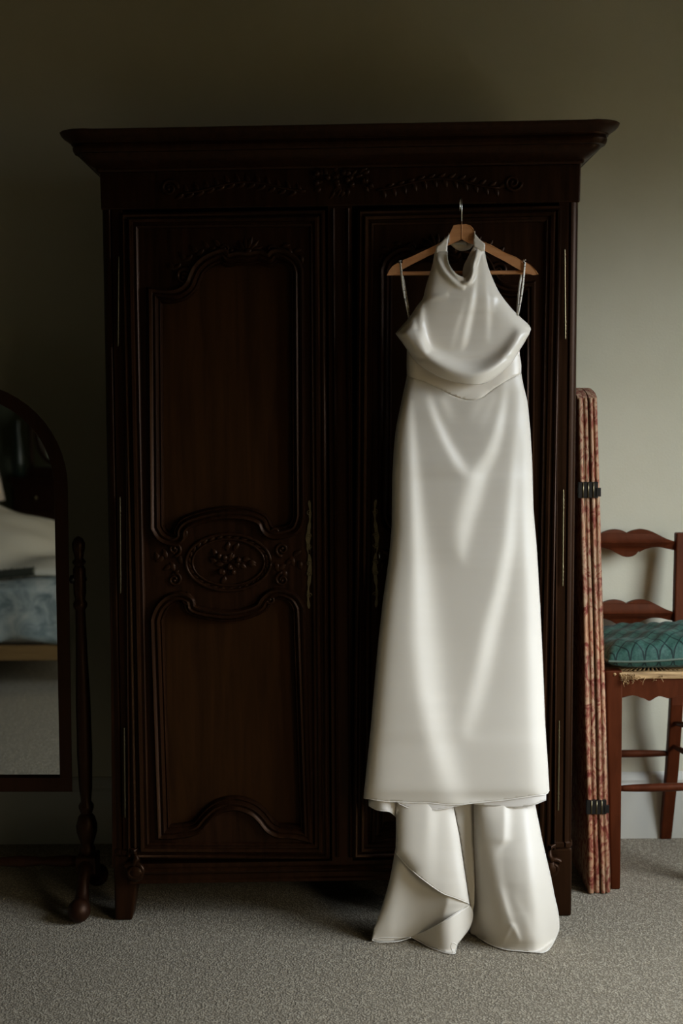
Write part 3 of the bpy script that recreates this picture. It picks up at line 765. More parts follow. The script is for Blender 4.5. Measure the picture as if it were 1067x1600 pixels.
# --- bodice
BL = [(385, 681), (394, 680), (417, 675), (446, 666), (466, 661), (478, 652), (497, 639), (521, 618), (532, 626), (546, 636), (566, 651), (585, 675), (600, 700), (607, 727)]
BR = [(384, 758), (397, 757), (419, 763), (454, 778), (480, 797), (497, 814), (512, 828), (522, 828), (535, 819), (551, 809), (566, 801), (585, 778), (600, 755), (607, 745)]
blf = lambda y: interp(BL, y)[0]
brf = lambda y: interp(BR, y)[0]
G = Field(605, 840, 355, 620, blf, brf)
G.band([(398, 746, 3, 3, 0.29), (440, 744, 4, 4, 0.58), (475, 739, 4, 5, 0.94), (505, 733, 5, 5, 0.94), (535, 727, 6, 5, 0.58), (550, 722, 6, 5, 0.14)], 8)
G.band([(430, 761, 3, 4, 0.26), (470, 763, 3, 5, 0.52), (500, 764, 4, 5, 0.52), (530, 763, 4, 5, 0.22)], 10)
G.band([(440, 776, 3, 4, 0.22), (470, 775, 4, 4, 0.43), (485, 771, 4, 4, 0.17)], 8)
G.band([(462, 660, 3, 4, 0.43), (500, 661, 4, 6, 1.01), (530, 664, 5, 6, 1.30), (548, 669, 5, 6, 1.01)], 8)
G.band([(490, 646, 3, 4, 0.58), (515, 650, 4, 4, 0.72), (530, 657, 4, 4, 0.29)], 8)
G.band([(470, 728, 4, 4, 0.14), (500, 718, 4, 5, 0.36), (540, 708, 5, 5, 0.14)], 8)
# the deep cowl at the bottom of the bodice and the turned-in bust line
G.ridge([(628, 520), (645, 540), (660, 556), (690, 574), (725, 587), (755, 585), (785, 566), (808, 538), (822, 515)], 14, .025, 14)
G.ridge([(652, 515), (664, 545), (690, 566), (735, 580), (770, 572), (800, 545), (815, 515)], 9, .010, 9)
# crumpled lip round the neck
G.ridge([(747, 390), (744, 402), (740, 414), (738, 430), (731, 441), (722, 440)], 3.0, .017)
G.ridge([(699, 395), (702, 415), (712, 430), (724, 437)], 4.0, .008)
G.ridge([(682, 402), (694, 424), (712, 443), (727, 449)], 4.0, .009)
G.ridge([(736, 398), (732, 410), (733, 420), (731, 428)], 2.2, .008)
G.ridge([(655, 474), (675, 466), (700, 460)], 4, .003)
G.band([(386, 749, 2, 3, .4), (400, 745, 2, 3, .9), (415, 741, 2, 3, .9), (430, 739, 2, 3, .7), (440, 733, 3, 3, .4)], 4)
G.finish(lambda y: float(np.interp(y, [380, 400, 440, 500, 530, 560, 607], [.004, .012, .026, .036, .038, .030, .02])), 4.0, 2, 4)
Ybd = lambda y: float(np.interp(y, [360, 420, 560, 605], [YH - .014, YH - .016, YH - .016, YH - .052]))
dbd = lambda x, y: Ybd(y) - G.at(x, y)
lo_edge = spline([(828, 519), (819, 535), (809, 551), (798, 568), (781, 584), (762, 597), (742, 601), (716, 598), (695, 592), (675, 583), (651, 566), (636, 546), (627, 533), (618, 521)], 4)
neck = [(699, 393), (699, 403), (701, 412), (707, 422), (714, 429), (723, 433), (727, 434), (733, 428), (736, 420), (735, 410), (738, 400), (746, 388)]
bd = spline([(618, 521), (639, 497), (652, 478), (661, 466), (666, 446), (675, 417), (679.5, 394)], 4)[:-1] + [(679.5, 394)] + spline(neck, 3)[0:] + [(757, 391)] + spline([(757, 397), (763, 419), (778, 454), (797, 480), (814, 497), (826, 508), (829, 515)], 4) + lo_edge[1:-1]
bod = sheet('bodice', bd, dbd, M['satin'], dress, 2.0)
bkp = [(636, 500), (636, 560), (640, 592), (812, 590), (812, 556), (808, 500), (770, 505), (728, 510), (680, 505)]
sheet('bodice_back', bkp, lambda x, y: YH + .0125 - .0004 * 0, M['satin'], dress, 10)
# inner face of the cowl showing behind the neck opening
inn = spline([(740, 385), (734, 396), (730, 404), (725, 414), (723, 423), (723, 433)], 3) + [(730, 436), (740, 425), (742, 410), (748, 392), (747, 386)]
sheet('neck_facing', inn, lambda x, y: Ybd(y) + .004 - .008 * math.sin((x - 722) / 9.0 + y * .05), M['satin'], dress, 2.5)
# neck band pieces and label
nbl = [(702, 366), (691, 377), (681.5, 385.5), (680, 394.5), (688, 395), (698.5, 393.5), (699, 385), (700.5, 375)]
sheet('neck_band', nbl, lambda x, y: YH - .0165 - .0035 * math.sin(max(0, (y - 364)) / 30 * 1.6) * 2, M['satin'], dress, 3)
nbr = [(741, 364), (749, 374), (758, 381), (757.5, 393), (748, 390.5), (740, 386), (739.5, 376)]
sheet('neck_band', nbr, lambda x, y: YH - .0165 - .0035 * math.sin(max(0, (y - 362)) / 30 * 1.6) * 2, M['satin'], dress, 3)
b = MB()
pts = [P(702, 366, YH - .016), P(701, 364, YH), P(703, 368, YH + .016), P(712, 376, YH + .026), P(722, 379, YH + .028), P(734, 376, YH + .026), P(741, 366, YH + .016), P(742, 361, YH), P(741, 364, YH - .016)]
pl = spline(pts, 5); v = []; f = []
for i, p in enumerate(pl): v += [Vector(p), Vector(p) + Vector((0, 0, -.022))]
for i in range(len(pl) - 1): f.append((2 * i, 2 * i + 1, 2 * i + 3, 2 * i + 2))
# only the run behind the hanger is kept below the block
mesh_obj('neck_band_back', v, f, M['satin'], dress, smooth=True, solid=.0015)
sheet('label', [(710, 380), (721, 376), (728, 377.5), (729, 384), (722, 382), (712, 382)], lambda x, y: YH + .0235, M['cotton'], dress, 4, label='small white sewn-in label')
hem('neck_edge', [(699, 393), (699, 403), (701, 412), (707, 422), (714, 429), (723, 433)], dbd, .0009, M['seam'], dress)
hem('arm_edge', [(618, 521), (639, 497), (652, 478), (661, 466), (666, 446), (675, 417), (679.5, 394)], dbd, .0008, M['seam'], dress)
hem('arm_edge', [(757, 393), (763, 419), (778, 454), (797, 480), (814, 497), (826, 508), (829, 515)], dbd, .0008, M['seam'], dress)
# hanging loops over the hanger shoulders
for (xa, ya, xb, yb, s) in ((625, 411.5, 639, 499, -1), (819, 410.5, 807, 494, 1)):
    for k, dy in ((0, -.0135), (1, .0135)):
        b = MB(); n = 14
        for i in range(n): pass
        A = P(xa, ya, YH); B = P(xb, yb, YH); v = []; f = []; wd = .0030
        for i in range(n + 1):
            t = i / n; c = A.lerp(B, t); tw = math.sin(t * 3.0 + k + s) * .7
            side = Vector((math.cos(tw), math.sin(tw), 0)) * wd
            off = Vector((s * -.0030 * math.sin(math.pi * t) * (1 if k else -1), dy * (1 - t * .6) - .012 * t, 0))
            v += [c + off - side, c + off + side]
        for i in range(n): f.append((2 * i, 2 * i + 2, 2 * i + 3, 2 * i + 1))
        mesh_obj('hanging_loop', v, f, M['ribbon'], dress, smooth=True, solid=.0006, label='narrow ribbon loop with tiny print')
    b = MB(); c = P(xa, ya, YH); v = []; f = []
    for i in range(9):
        a = math.pi * i / 8; q = c + Vector((0, -.0135 * math.cos(a), .004 + .004 * math.sin(a)))
        v += [q - Vector((.003, 0, 0)), q + Vector((.003, 0, 0))]
    for i in range(8): f.append((2 * i, 2 * i + 1, 2 * i + 3, 2 * i + 2))
    mesh_obj('hanging_loop', v, f, M['ribbon'], dress, smooth=True, solid=.0006, label='narrow ribbon loop with tiny print')
# --- layers under the hem
l1 = [(576, 1250), (576, 1259), (590, 1266), (607, 1268), (615, 1273), (621, 1279), (622, 1262), (622, 1248)]
sheet('lining', l1, lambda x, y: YH - .015 - .028 * math.sin((x - 576) / 46 * 3.14), M['organza'], dress, 3)
hem('lining_hem', [(576, 1259), (590, 1266), (607, 1268), (615, 1273), (621, 1279)], lambda x, y: YH - .015 - .028 * math.sin((x - 576) / 46 * 3.14), .001, M['seam'], dress)
l2 = [(614, 1245), (622, 1255), (637, 1262), (655, 1266), (679, 1266), (700, 1262), (728, 1257), (735, 1250), (735, 1240)]
sheet('lining', l2, lambda x, y: dsk(x, min(y, 1245)) + .005, M['organza'], dress, 3)
hem('lining_hem', l2[1:7], lambda x, y: dsk(x, min(y, 1245)) + .005, .001, M['seam'], dress)
l3 = [(735, 1240), (740, 1256), (770, 1260), (800, 1262), (829, 1259), (853, 1250), (853, 1238), (845, 1225)]
sheet('lining', l3, lambda x, y: dsk(x, min(y, 1238)) + .006, M['organza'], dress, 3)
hem('lining_hem', l3[1:6], lambda x, y: dsk(x, min(y, 1238)) + .008, .001, M['seam'], dress)
# --- train down to the carpet
def to_floor(K, off, bot, y0=1257, e=3.0):   # hangs from the hem and settles onto the carpet at its lower edge
    def g(x, y):
        yb = float(np.interp(x, [b_[0] for b_ in bot], [b_[1] for b_ in bot])); t = min(1, max(0, (y - y0) / (yb - y0)))
        ya_ = sum(float(np.interp(x + q, [b_[0] for b_ in bot], [b_[1] for b_ in bot])) for q in range(-24, 25, 2)) / 25
        fb_ = PF(x, ya_, .003).y; Yv = -.712 * (1 - t) + fb_ * t + off * (1 - t) - K(x, y) * (1 - t ** e)
        return min(Yv, PF(x, y, .003).y)
    return g
BOT_L = [(581, 1470), (588, 1471.5), (624, 1469.5), (642, 1467), (700, 1480), (733, 1500)]
BOT_C = [(642, 1465), (669, 1479), (699, 1489), (711, 1490), (722, 1484), (739, 1468)]
BOT_R = [(735, 1458), (744, 1462), (762, 1474), (786, 1483), (828, 1487.5), (846, 1489), (858, 1483), (870, 1461), (874, 1450)]
def Ytr(y): return float(np.interp(y, [1230, 1257, 1330, 1400, 1440, 1490], [-.706, -.712, -.740, -.770, -.790, -.820]))
def floor_safe(Y):                         # never below the carpet
    def g(x, y):
        Yv = Y(x, y); fl = PF(x, y, .002).y
        return min(Yv, fl)
    return g
# centre back panel
ce = [(700, 1240), (708, 1260), (717, 1305), (726, 1365), (735, 1420), (737, 1430), (741, 1412), (742, 1350), (740.5, 1257), (742, 1240)]
sheet('train_centre', ce, floor_safe(lambda x, y: Ytr(y) + .012), M['crepe'], dress, 4)
# left tail, front flap
K2 = Field(600, 748, 1236, 1430, lambda y: float(np.interp(y, [1245, 1330, 1360], [619, 618, 640])), lambda y: float(np.interp(y, [1245, 1305, 1365, 1412], [708, 717, 726, 733])))
K2.band([(1245, 676, 8, 10, .55), (1290, 676, 9, 10, .5), (1330, 674, 10, 12, .35), (1370, 676, 10, 12, .15)])
K2.band([(1245, 705, 6, 6, .2), (1305, 712, 6, 8, .3), (1365, 722, 6, 8, .4), (1400, 728, 6, 6, .3)])
K2.finish(lambda y: .022, 2.4, 3)
dA = lambda x, y: Ytr(y) - .013 - K2.at(x, y)
# left tail, lower layer
TL = [(1245, 618), (1330, 618), (1374, 609), (1416, 597), (1449, 585), (1470, 581)]
K1 = Field(572, 748, 1236, 1498, lambda y: interp(TL, y)[0], lambda y: float(np.interp(y, [1245, 1305, 1365, 1412, 1446, 1490], [708, 717, 726, 733, 736, 712])))
K1.band([(1330, 664, 3, 3, .0), (1380, 667, 3, 3, .15), (1430, 667, 3, 3, .2), (1455, 666, 3, 3, .1)])
K1.band([(1340, 640, 10, 12, .2), (1400, 628, 12, 14, .3), (1460, 620, 12, 14, .3)])
K1.finish(lambda y: float(np.interp(y, [1250, 1350, 1470], [.03, .035, .04])), 2.4, 3)
dB0 = to_floor(K1.at, .012, BOT_L)
def dB(x, y):                              # stays behind the flap above the fold
    Yv = dB0(x, y); w_ = min(1, max(0, (1452 - y) / 36)); w_ = w_ * w_ * (3 - 2 * w_)
    return Yv + w_ * max(0, dA(x, min(y, 1412)) + .004 - Yv)
pB = spline([(618, 1325), (609, 1374), (597, 1416), (585, 1449), (581, 1468)], 4) + spline([(588, 1471), (606, 1471), (624, 1469), (642, 1464)], 4) + [(660, 1458), (700, 1438), (733, 1414), (711, 1400), (690, 1385), (660, 1360), (636, 1340)]
sheet('train_left', pB, dB, M['crepe'], dress, 3)
hem('train_hem', [(581, 1468), (600, 1465), (620, 1465), (642, 1464)], dB, .0011, M['seam'], dress)
hem('train_hem', [(581, 1469), (590, 1472), (606, 1472), (624, 1470.5), (642, 1465)], floor_safe(lambda x, y: dB(x, y) - .010), .0013, M['seam'], dress)
foldA = [(618, 1332), (636, 1353), (660, 1374), (690, 1395), (711, 1403), (733, 1412)]
pA = [(619, 1240), (619, 1290)] + spline(foldA, 4) + [(726, 1365), (717, 1305), (708, 1260), (702, 1240)]
sheet('train_flap', pA, dA, M['crepe'], dress, 3)
hem('train_hem', foldA, dA, .0014, M['seam'], dress)
# turned-up corner
dC = to_floor(lambda x, y: .030 * math.sin(max(0, min(1, (x - 642) / 95)) * math.pi), -.004, BOT_C)
pC = [(642, 1464), (660, 1457), (700, 1436), (733, 1414)] + spline([(736, 1418), (739, 1426), (738, 1438), (733, 1451), (722, 1466), (714, 1476)], 3) + [(712, 1484), (710, 1490)] + spline([(699, 1489), (684, 1484), (669, 1478), (655, 1470)], 3)
sheet('train_corner', pC, dC, M['crepe'], dress, 2.6)
hem('train_hem', [(733, 1413), (712, 1427), (690, 1441), (665, 1455), (642, 1464)], dC, .0010, M['seam'], dress)
hem('train_hem', [(642, 1464), (655, 1471), (669, 1479), (684, 1485), (699, 1489.5), (710, 1490), (712, 1484), (714, 1476)], dC, .0012, M['seam'], dress)
hem('train_hem', [(714, 1476), (707, 1473), (705, 1480), (708, 1489)], dC, .0012, M['seam'], dress)
# right tail
TR_L = [(1245, 738), (1257, 740), (1350, 741), (1410, 741), (1440, 736), (1458, 735), (1462, 744), (1474, 762), (1483, 786), (1489, 840)]
TR_R = [(1245, 834), (1257, 836), (1284, 841), (1314, 847), (1365, 859), (1400, 866), (1422, 871), (1446, 873.5), (1461, 870), (1483, 858), (1489, 850)]
K3 = Field(728, 880, 1236, 1498, lambda y: interp(TR_L, y)[0], lambda y: interp(TR_R, y)[0])
K3.band([(1256, 790, 2, 9, .8), (1280, 790, 1.5, 10, 1.0), (1314, 789, 1.5, 10, .9), (1322, 783, 2, 9, .5), (1337, 773, 3, 8, .1)], 5)
K3.band([(1245, 826, 8, 10, .5), (1300, 830, 8, 10, .55), (1360, 836, 8, 10, .6), (1420, 845, 9, 10, .6), (1470, 850, 9, 9, .5)])
K3.band([(1320, 772, 8, 10, .15), (1380, 784, 6, 8, .3), (1402, 788, 2, 7, .9), (1425, 794, 2, 8, 1.2), (1442, 800, 2, 7, 1.0), (1470, 812, 2.5, 5, .5)], 6)
K3.band([(1400, 806, 6, 8, .1), (1430, 822, 6, 6, .35), (1470, 838, 5, 5, .4)])
K3.band([(1320, 752, 6, 6, .1), (1400, 750, 6, 7, .2), (1450, 752, 6, 7, .25)])
K3.ridge([(801, 1443), (792, 1460), (783, 1478)], 2.6, .009, 5); K3.ridge([(801, 1443), (808, 1460), (813, 1472)], 2.6, .008, 5)
K3.finish(lambda y: float(np.interp(y, [1250, 1380, 1470, 1490], [.03, .045, .055, .02])), 2.6, 2)
dD = to_floor(K3.at, .012, BOT_R)
rts = spline([(835, 1240), (836, 1257), (841, 1284), (847, 1314), (859, 1365), (866, 1400), (871, 1422), (873.5, 1446), (870, 1461), (858, 1483), (846, 1489)], 4)
bts = spline([(846, 1489), (828, 1487.5), (806, 1485.5), (786, 1483), (762, 1474), (744, 1462), (735, 1457), (736, 1440), (741, 1410)], 4)
pD = [(740, 1240)] + rts + bts[1:] + [(741, 1350), (740, 1257)]
sheet('train_right', pD, dD, M['crepe'], dress, 2.8)
hem('train_hem', [(846, 1489), (828, 1487.5), (806, 1485.5), (786, 1483), (762, 1474), (744, 1462)], dD, .0013, M['seam'], dress)
hem('train_hem', [(835, 1257), (841, 1284), (847, 1314), (859, 1365), (866, 1400), (871, 1422), (873.5, 1446), (870, 1461), (858, 1483), (846, 1489)], dD, .0012, M['seam'], dress)
hem('train_hem', [(830, 1257), (836, 1284), (842, 1314), (854, 1365), (861, 1400), (866, 1422), (868.5, 1446), (865, 1461), (854, 1478)], dD, .0006, M['seam'], dress, .0004)
settle(dress)

# ------------------------------------------------------------------ folding screen, folded flat, beside the armoire
scr = thing('folding_screen', 'folded four-panel screen in cream and red toile fabric between wardrobe and chair', 'screen', PF(933, 1392))
YS0, YS1 = -0.475, -0.20
edges = [(902, 911), (911, 918.5), (919.5, 926), (926, 933)]
for i, (xa, xb) in enumerate(edges):
    rnd = random.Random(i)
    off = (i % 2) * .004
    A0 = P(xa, 622 + i * 1.0, YS0 + off); A1 = P(xb, 622 + i, YS0 + off)
    q0, q1 = PF(xa + 14 + i * 1.0, 1392), PF(xb + 15 + i * 1.2, 1392)
    zt = P(930, 621, YS0).z + .0
    v = []; f = []; NZ = 24; th = None
    sec = []
    for k in range(NZ + 1):
        t = k / NZ; z = zt * (1 - t) + .004 * t
        xl_ = A0.x + (q0.x - A0.x) * t; xr_ = A1.x + (q1.x - A1.x) * t
        xc, hw = (xl_ + xr_) / 2, (xr_ - xl_) / 2 * .89
        wb_ = .0008 * math.sin(z * 9 + i)
        hw2 = hw * (.93 + .07 * math.sin(z * 14 + i * 2))
        zz = z
        ys = YS0 + off
        rr_ = min(.006, hw * .8)
        ring = [(-hw2, ys + rr_), (-hw2 * .75, ys + rr_ * .25), (-hw2 * .3, ys), (hw2 * .3, ys), (hw2 * .75, ys + rr_ * .25), (hw2, ys + rr_), (hw2, YS1), (-hw2, YS1)]
        v += [(xc + a + wb_, y, zz) for a, y in ring]
    n = 8
    for k in range(NZ):
        for j in range(n): f.append((k * n + j, k * n + (j + 1) % n, (k + 1) * n + (j + 1) % n, (k + 1) * n + j))
    # rounded, slightly domed top following the depth
    f.append(tuple(range(n))); f.append(tuple(NZ * n + j for j in reversed(range(n))))
    sp_ = mesh_obj('screen_panel', v, f, M['toile'], scr, smooth=True, autosmooth=50)
    # domed crest of the panel, rising behind the front edge
    cb = MB(); cbv = []
    K = 12; lo_ = []
    for k in range(K + 1):
        t = k / K; y = YS0 + off + (YS1 - YS0 - off) * t; h = .030 * math.sin(math.pi * t) ** .7
        lo_.append((y, h))
    xl_, xr_ = A0.x + .0004, A1.x - .0004
    pts_o = [(y, h) for y, h in lo_] + [(YS1, -.004), (YS0 + off + .003, -.004)]
    cb.extrude(pts_o, [], lambda y, h: Vector((xl_, y, zt + h)), lambda y, h: Vector((xr_, y, zt + h)))
    cb.build('crest', M['toile'], sp_)
    # welt cord down the front edge
    wbm = MB(); wbm.tube([(A1.x + (q1.x - A1.x) * t - .0012, YS0 + off + .003, zt * (1 - t) + .01 * t) for t in [k / 16 for k in range(17)]], .0012, 5)
    wbm.build('welt', M['toile'], sp_, smooth=True)
for (ya, yb, xo) in ((753, 778, 0), (1250, 1272, 12)):
    zt_, zb_ = P(915, ya, YS0).z, P(915, yb, YS0).z; zm = (zt_ + zb_) / 2
    xx = [903, 911, 919, 927] if xo == 0 else [916, 924, 932, 940]
    for i, x in enumerate(xx):
        a = P(x, ya, YS0).x; c = P(x + 7.3, ya, YS0).x
        h = MB(); h.box(a + .0006, c, YS0 - .004, YS0 + .012, zb_, zt_)
        hb = h.build('hinge', M['iron'], scr, bevel=.001)
    kn = MB(); a = P(xx[-1] + 4, ya, YS0).x; kn.box(a, a + .014, YS0 - .006, YS0 + .004, zb_ + .004, zm + .006); kn.build('hinge_plate', M['iron'], scr, bevel=.001)
    for x in (xx[1], xx[2], xx[3]):
        kp = MB(); a = P(x - .3, ya, YS0).x; kp.tube([(a, YS0 - .004, zb_ + .001), (a, YS0 - .004, zt_ - .001)], .0022, 8); kp.build('hinge_pin', M['brass'], scr, smooth=True, label='thin brass hinge pin')
settle(scr)

# ------------------------------------------------------------------ ladder-back chair
YCF, YCR = PF(960, 1390).y, PF(1039, 1309).y
ch = thing('ladder_back_chair', 'red-brown ladder-back wooden chair with frayed rush seat by the right edge', 'chair', (PF(1000, 1350).x, (YCF + YCR) / 2, 0))
def stick(name, rows, Y_of, dy, mt=M['chair'], bev=.004):
    """vertical member: rows (py, x_left, x_right) in pixels at depth Y_of(py)"""
    b = MB(); v = []; f = []
    for (y, xa, xb) in rows:
        Y = Y_of(y); a, c = P(xa, y, Y), P(xb, y, Y)
        z = (a.z + c.z) / 2
        if y >= 1309: z = 0.0
        v += [(a.x, Y - dy, z), (c.x, Y - dy, z), (c.x, Y + dy, z), (a.x, Y + dy, z)]
    n = len(rows)
    for i in range(n - 1):
        for j in range(4): f.append((i * 4 + j, i * 4 + (j + 1) % 4, (i + 1) * 4 + (j + 1) % 4, (i + 1) * 4 + j))
    f.append((3, 2, 1, 0)); f.append(tuple((n - 1) * 4 + j for j in range(4)))
    return mesh_obj(name, v, f, mt, ch, bevel=bev, seg=2)
stick('front_leg', [(1046, 944, 970.5), (1200, 948.5, 969), (1390, 952.5, 967)], lambda y: YCF + .02, .019)
stick('front_leg', [(1046, 1118, 1144), (1200, 1113, 1135), (1390, 1108, 1124)], lambda y: YCF + .02, .019)
Yr = lambda y: float(np.interp(y, [832, 1000, 1100, 1309], [-.085, -.12, -.125, YCR]))
stick('rear_post', [(832, 1055, 1076), (975, 1051.5, 1074), (1040, 1049, 1071), (1100, 1046, 1066), (1200, 1040, 1059), (1309, 1030.5, 1047.5)], Yr, .015)
stick('rear_post', [(832, 899, 918), (975, 903, 922), (1040, 906, 925), (1100, 908, 927), (1200, 912, 930), (1309, 918, 935)], Yr, .015)
def slat(dy, dx=0):
    top = [(909, 848), (918, 846), (930, 840), (945, 831.5), (960, 828), (973, 829.5), (982, 833.5), (990, 830), (1003, 827.5), (1017, 830), (1030, 836), (1042, 842), (1057, 847)]
    bot = [(1057, 860), (1045, 858), (1032, 855.5), (1020, 856), (1008, 859.5), (1001, 863.5), (999, 862.5), (994, 868), (986, 871), (976, 870.5), (966, 866), (955, 860), (940, 856), (925, 857), (909, 861)]
    pl = spline(top[:7], 4)[:-1] + spline(top[6:], 4) + spline(bot[:6], 4)[:-1] + spline(bot[5:], 4)
    pl = [(x + dx, y + dy) for x, y in pl]; Yv = Yr(850 + dy)
    b = MB(); cx = 983
    bow = lambda x: .022 * (1 - ((x - cx) / 75) ** 2)
    n = 0
    b.extrude(pl, [], lambda x, y: P(x, y, Yv) + Vector((0, bow(x) - .007, 0)), lambda x, y: P(x, y, Yv) + Vector((0, bow(x) + .007, 0)))
    b.build('slat', M['chair'], ch, bevel=.003, seg=2)
slat(0); slat(110.5, -1)
# rush seat: front rail roll, woven strands, apron
b = MB()
FL, FR = P(957, 1055, YCF), P(1131, 1053, YCF); RLs, RRs = P(919, 1040, -.125), P(1060, 1037, -.125)
zs = FL.z
def seatpt(u, v_): 
    a = FL.lerp(FR, u); c = Vector((RLs.x + (RRs.x - RLs.x) * u, -.125, zs)); q = a.lerp(c, v_); q.z = zs; return q
ns = 40
for k in range(ns):                          # four triangular fields of rush strands, seen as ribs
    t = (k + .5) / ns
    if k % 2 == 0:
        for (A, B) in (((t, 0), (.5 + (t - .5) * .02, .5)), ((t, 1), (.5 + (t - .5) * .02, .5))):
            p, q = seatpt(*A), seatpt(*B)
            b.tube([p + Vector((0, 0, .002)), p.lerp(q, .5) + Vector((0, 0, .006)), q + Vector((0, 0, .004))], .0055, 6)
        for (A, B) in (((0, t), (.5, .5 + (t - .5) * .02)), ((1, t), (.5, .5 + (t - .5) * .02))):
            p, q = seatpt(*A), seatpt(*B)
            b.tube([p + Vector((0, 0, .002)), p.lerp(q, .5) + Vector((0, 0, .006)), q + Vector((0, 0, .004))], .0055, 6)
st_ = b.build('rush_seat', M['rush'], ch, smooth=True)
b = MB(); b.box(FL.x + .022, FR.x - .022, YCF - .002, YCF + .022, P(1000, 1061.5, YCF).z, P(1000, 1050, YCF).z)
b.build('seat_rail', M['rush'], ch, bevel=.005, seg=3, label='golden rush-covered front rail, frayed at the left end')
b = MB(); rn = random.Random(11)
for k in range(34):
    x = FL.x + .026 + rn.random() ** 1.6 * .13; z = P(1000, 1062, YCF).z + rn.uniform(-.004, .016)
    p = Vector((x, YCF - .004, z)); q = p + Vector((rn.uniform(-.012, .012), -.004, rn.uniform(-.016, .002)))
    b.tube([p, p.lerp(q, .5) + Vector((rn.uniform(-.004, .004), -.006, 0)), q], .0009, 4)
for k in range(9):
    x = FL.x + .024 + k * .005 + rn.uniform(0, .002)
    rg = [(x + rn.uniform(-.001, .001), YCF + .010 - .0135 * math.cos(a), P(1000, 1056, YCF).z + .0125 * math.sin(a)) for a in [2 * math.pi * i / 12 for i in range(13)]]
    b.tube(rg, .0016, 5)
fo_ = b.build('frayed_rush', M['rush'], ch, smooth=True); fo_['kind'] = 'stuff'
b = MB()
ap = [(969, 1061.5), (1113, 1060)] + [(1113, 1096)] + spline([(1100, 1092), (1080, 1086), (1060, 1087), (1046, 1091), (1029, 1088), (1016, 1094.5), (1005, 1091), (988, 1086.5), (971, 1090)], 4)
b.extrude(ap, [], lambda x, y: P(x, y, YCF + .006), lambda x, y: P(x, y, YCF + .024)); b.build('apron', M['chair'], ch, bevel=.002)
for sd in (0, 1):
    b = MB(); a0, a1 = (FL, RLs) if sd == 0 else (FR, RRs)
    b.tube([(a0.x, a0.y + .03, zs - .022), (a1.x, a1.y, zs - .022)], .016, 10); b.build('side_rail', M['chair'], ch, smooth=True)
b = MB(); b.tube([(RLs.x, -.125, zs - .022), (RRs.x, -.125, zs - .022)], .014, 10); b.build('rear_rail', M['chair'], ch, smooth=True)
def rung(p, q, r=.010):
    b = MB(); p, q = Vector(p), Vector(q); pts = [p.lerp(q, i / 16) for i in range(17)]
    b.tube(pts, [r * (.62 + .38 * math.sin(math.pi * min(1, max(0, i / 16))) ** .6) for i in range(17)], 10); b.build('stretcher', M['chair'], ch, smooth=True)
Yra = Yr(1180)
rung(P(915, 1178, Yra), P(1046, 1177, Yra), .0125)
rung(P(966, 1232, YCF + .02), P(1115, 1228, YCF + .02), .0125)
def side_rung(pxf, pyf, pxr, pyr): rung(P(pxf, pyf, YCF + .02), P(pxr, pyr, Yr(pyr)))
side_rung(1122, 1140, 1052, 1130); side_rung(1120, 1200, 1050, 1165); side_rung(958, 1140, 912, 1130); side_rung(958, 1200, 914, 1165)
settle(ch)

# ------------------------------------------------------------------ cushion
cz0, cz1 = P(1000, 1045, YCF).z + .004, 0
cuL = P(945, 1000, YCF + .03).x - .006; cuR = cuL + .40; cyF, cyB = YCF - .012, -.13
ccx, ccy = (cuL + cuR) / 2, (cyF + cyB) / 2; hx, hy = (cuR - cuL) / 2, (cyB - cyF) / 2
base_z = zs + .012
cu = thing('cushion', 'plump teal green damask cushion with lattice pattern lying on the chair seat', 'cushion', (ccx, ccy, base_z))
def cushion_shape():
    n = 72; v = []; uv = []; f = []
    for lay in (1, -1):
        for i in range(n + 1):
            for j in range(n + 1):
                u = -1 + 2 * i / n; w_ = -1 + 2 * j / n
                cr = 1 - .06 * (u * u * (1 - w_ * w_) + w_ * w_ * (1 - u * u)) * 1.0
                x = u * hx * (1 - .05 * w_ * w_); y = w_ * hy * (1 - .05 * u * u)
                rc = math.sqrt(max(0, 1 - abs(u) ** 4.5)) * math.sqrt(max(0, 1 - abs(w_) ** 4.5))
                hgt = rc ** .75
                e = (1 - abs(u)) ; e2 = (1 - abs(w_))
                puck = .003 * math.sin(u * 34 + math.sin(w_ * 5)) * math.exp(-e2 * 9) + .002 * math.sin(w_ * 31 + 1) * math.exp(-e * 9)
                lump = .012 * math.sin(u * 3.1 + .8) * math.cos(w_ * 2.3 + .4) + .004 * math.sin(u * 9 + w_ * 7) + .003 * math.sin(u * 17 - w_ * 13)
                edge_z = .036 + .006 * math.sin(u * 2.2)
                if lay == 1: z = edge_z + hgt * (.066 + lump * .9 + puck) - .012 * (1 - rc) * 0
                else: z = edge_z * (1 - hgt) + 0.0
                v.append((ccx + x, ccy + y, base_z + z)); uv.append((u * .5 + .5, w_ * .5 + .5 if lay == 1 else -w_ * .5))
    m1 = (n + 1) ** 2
    for lay in (0, 1):
        for i in range(n):
            for j in range(n):
                q = (i * (n + 1) + j, (i + 1) * (n + 1) + j, (i + 1) * (n + 1) + j + 1, i * (n + 1) + j + 1)
                q = tuple(k + lay * m1 for k in q); f.append(q if lay == 0 else tuple(reversed(q)))
    o = mesh_obj('cushion_cover', v, f, M['damask'], cu, smooth=True)
    ul = o.data.uv_layers.new(name='UVMap')
    for lp in o.data.loops: ul.data[lp.index].uv = uv[lp.vertex_index]
    b = MB(); rim = []
    for k in range(160):
        t = k / 160 * 4; s = int(t); q = t - s
        u, w_ = [(-1 + 2 * q, -1), (1, -1 + 2 * q), (1 - 2 * q, 1), (-1, 1 - 2 * q)][s]
        rim.append((ccx + u * hx * (1 - .05 * w_ * w_) * 1.004, ccy + w_ * hy * (1 - .05 * u * u) * 1.004, base_z + .036 + .006 * math.sin(u * 2.2)))
    rim.append(rim[0]); b.tube(rim, .0035, 6, cap=False); b.build('piping', M['piping'], cu, smooth=True)
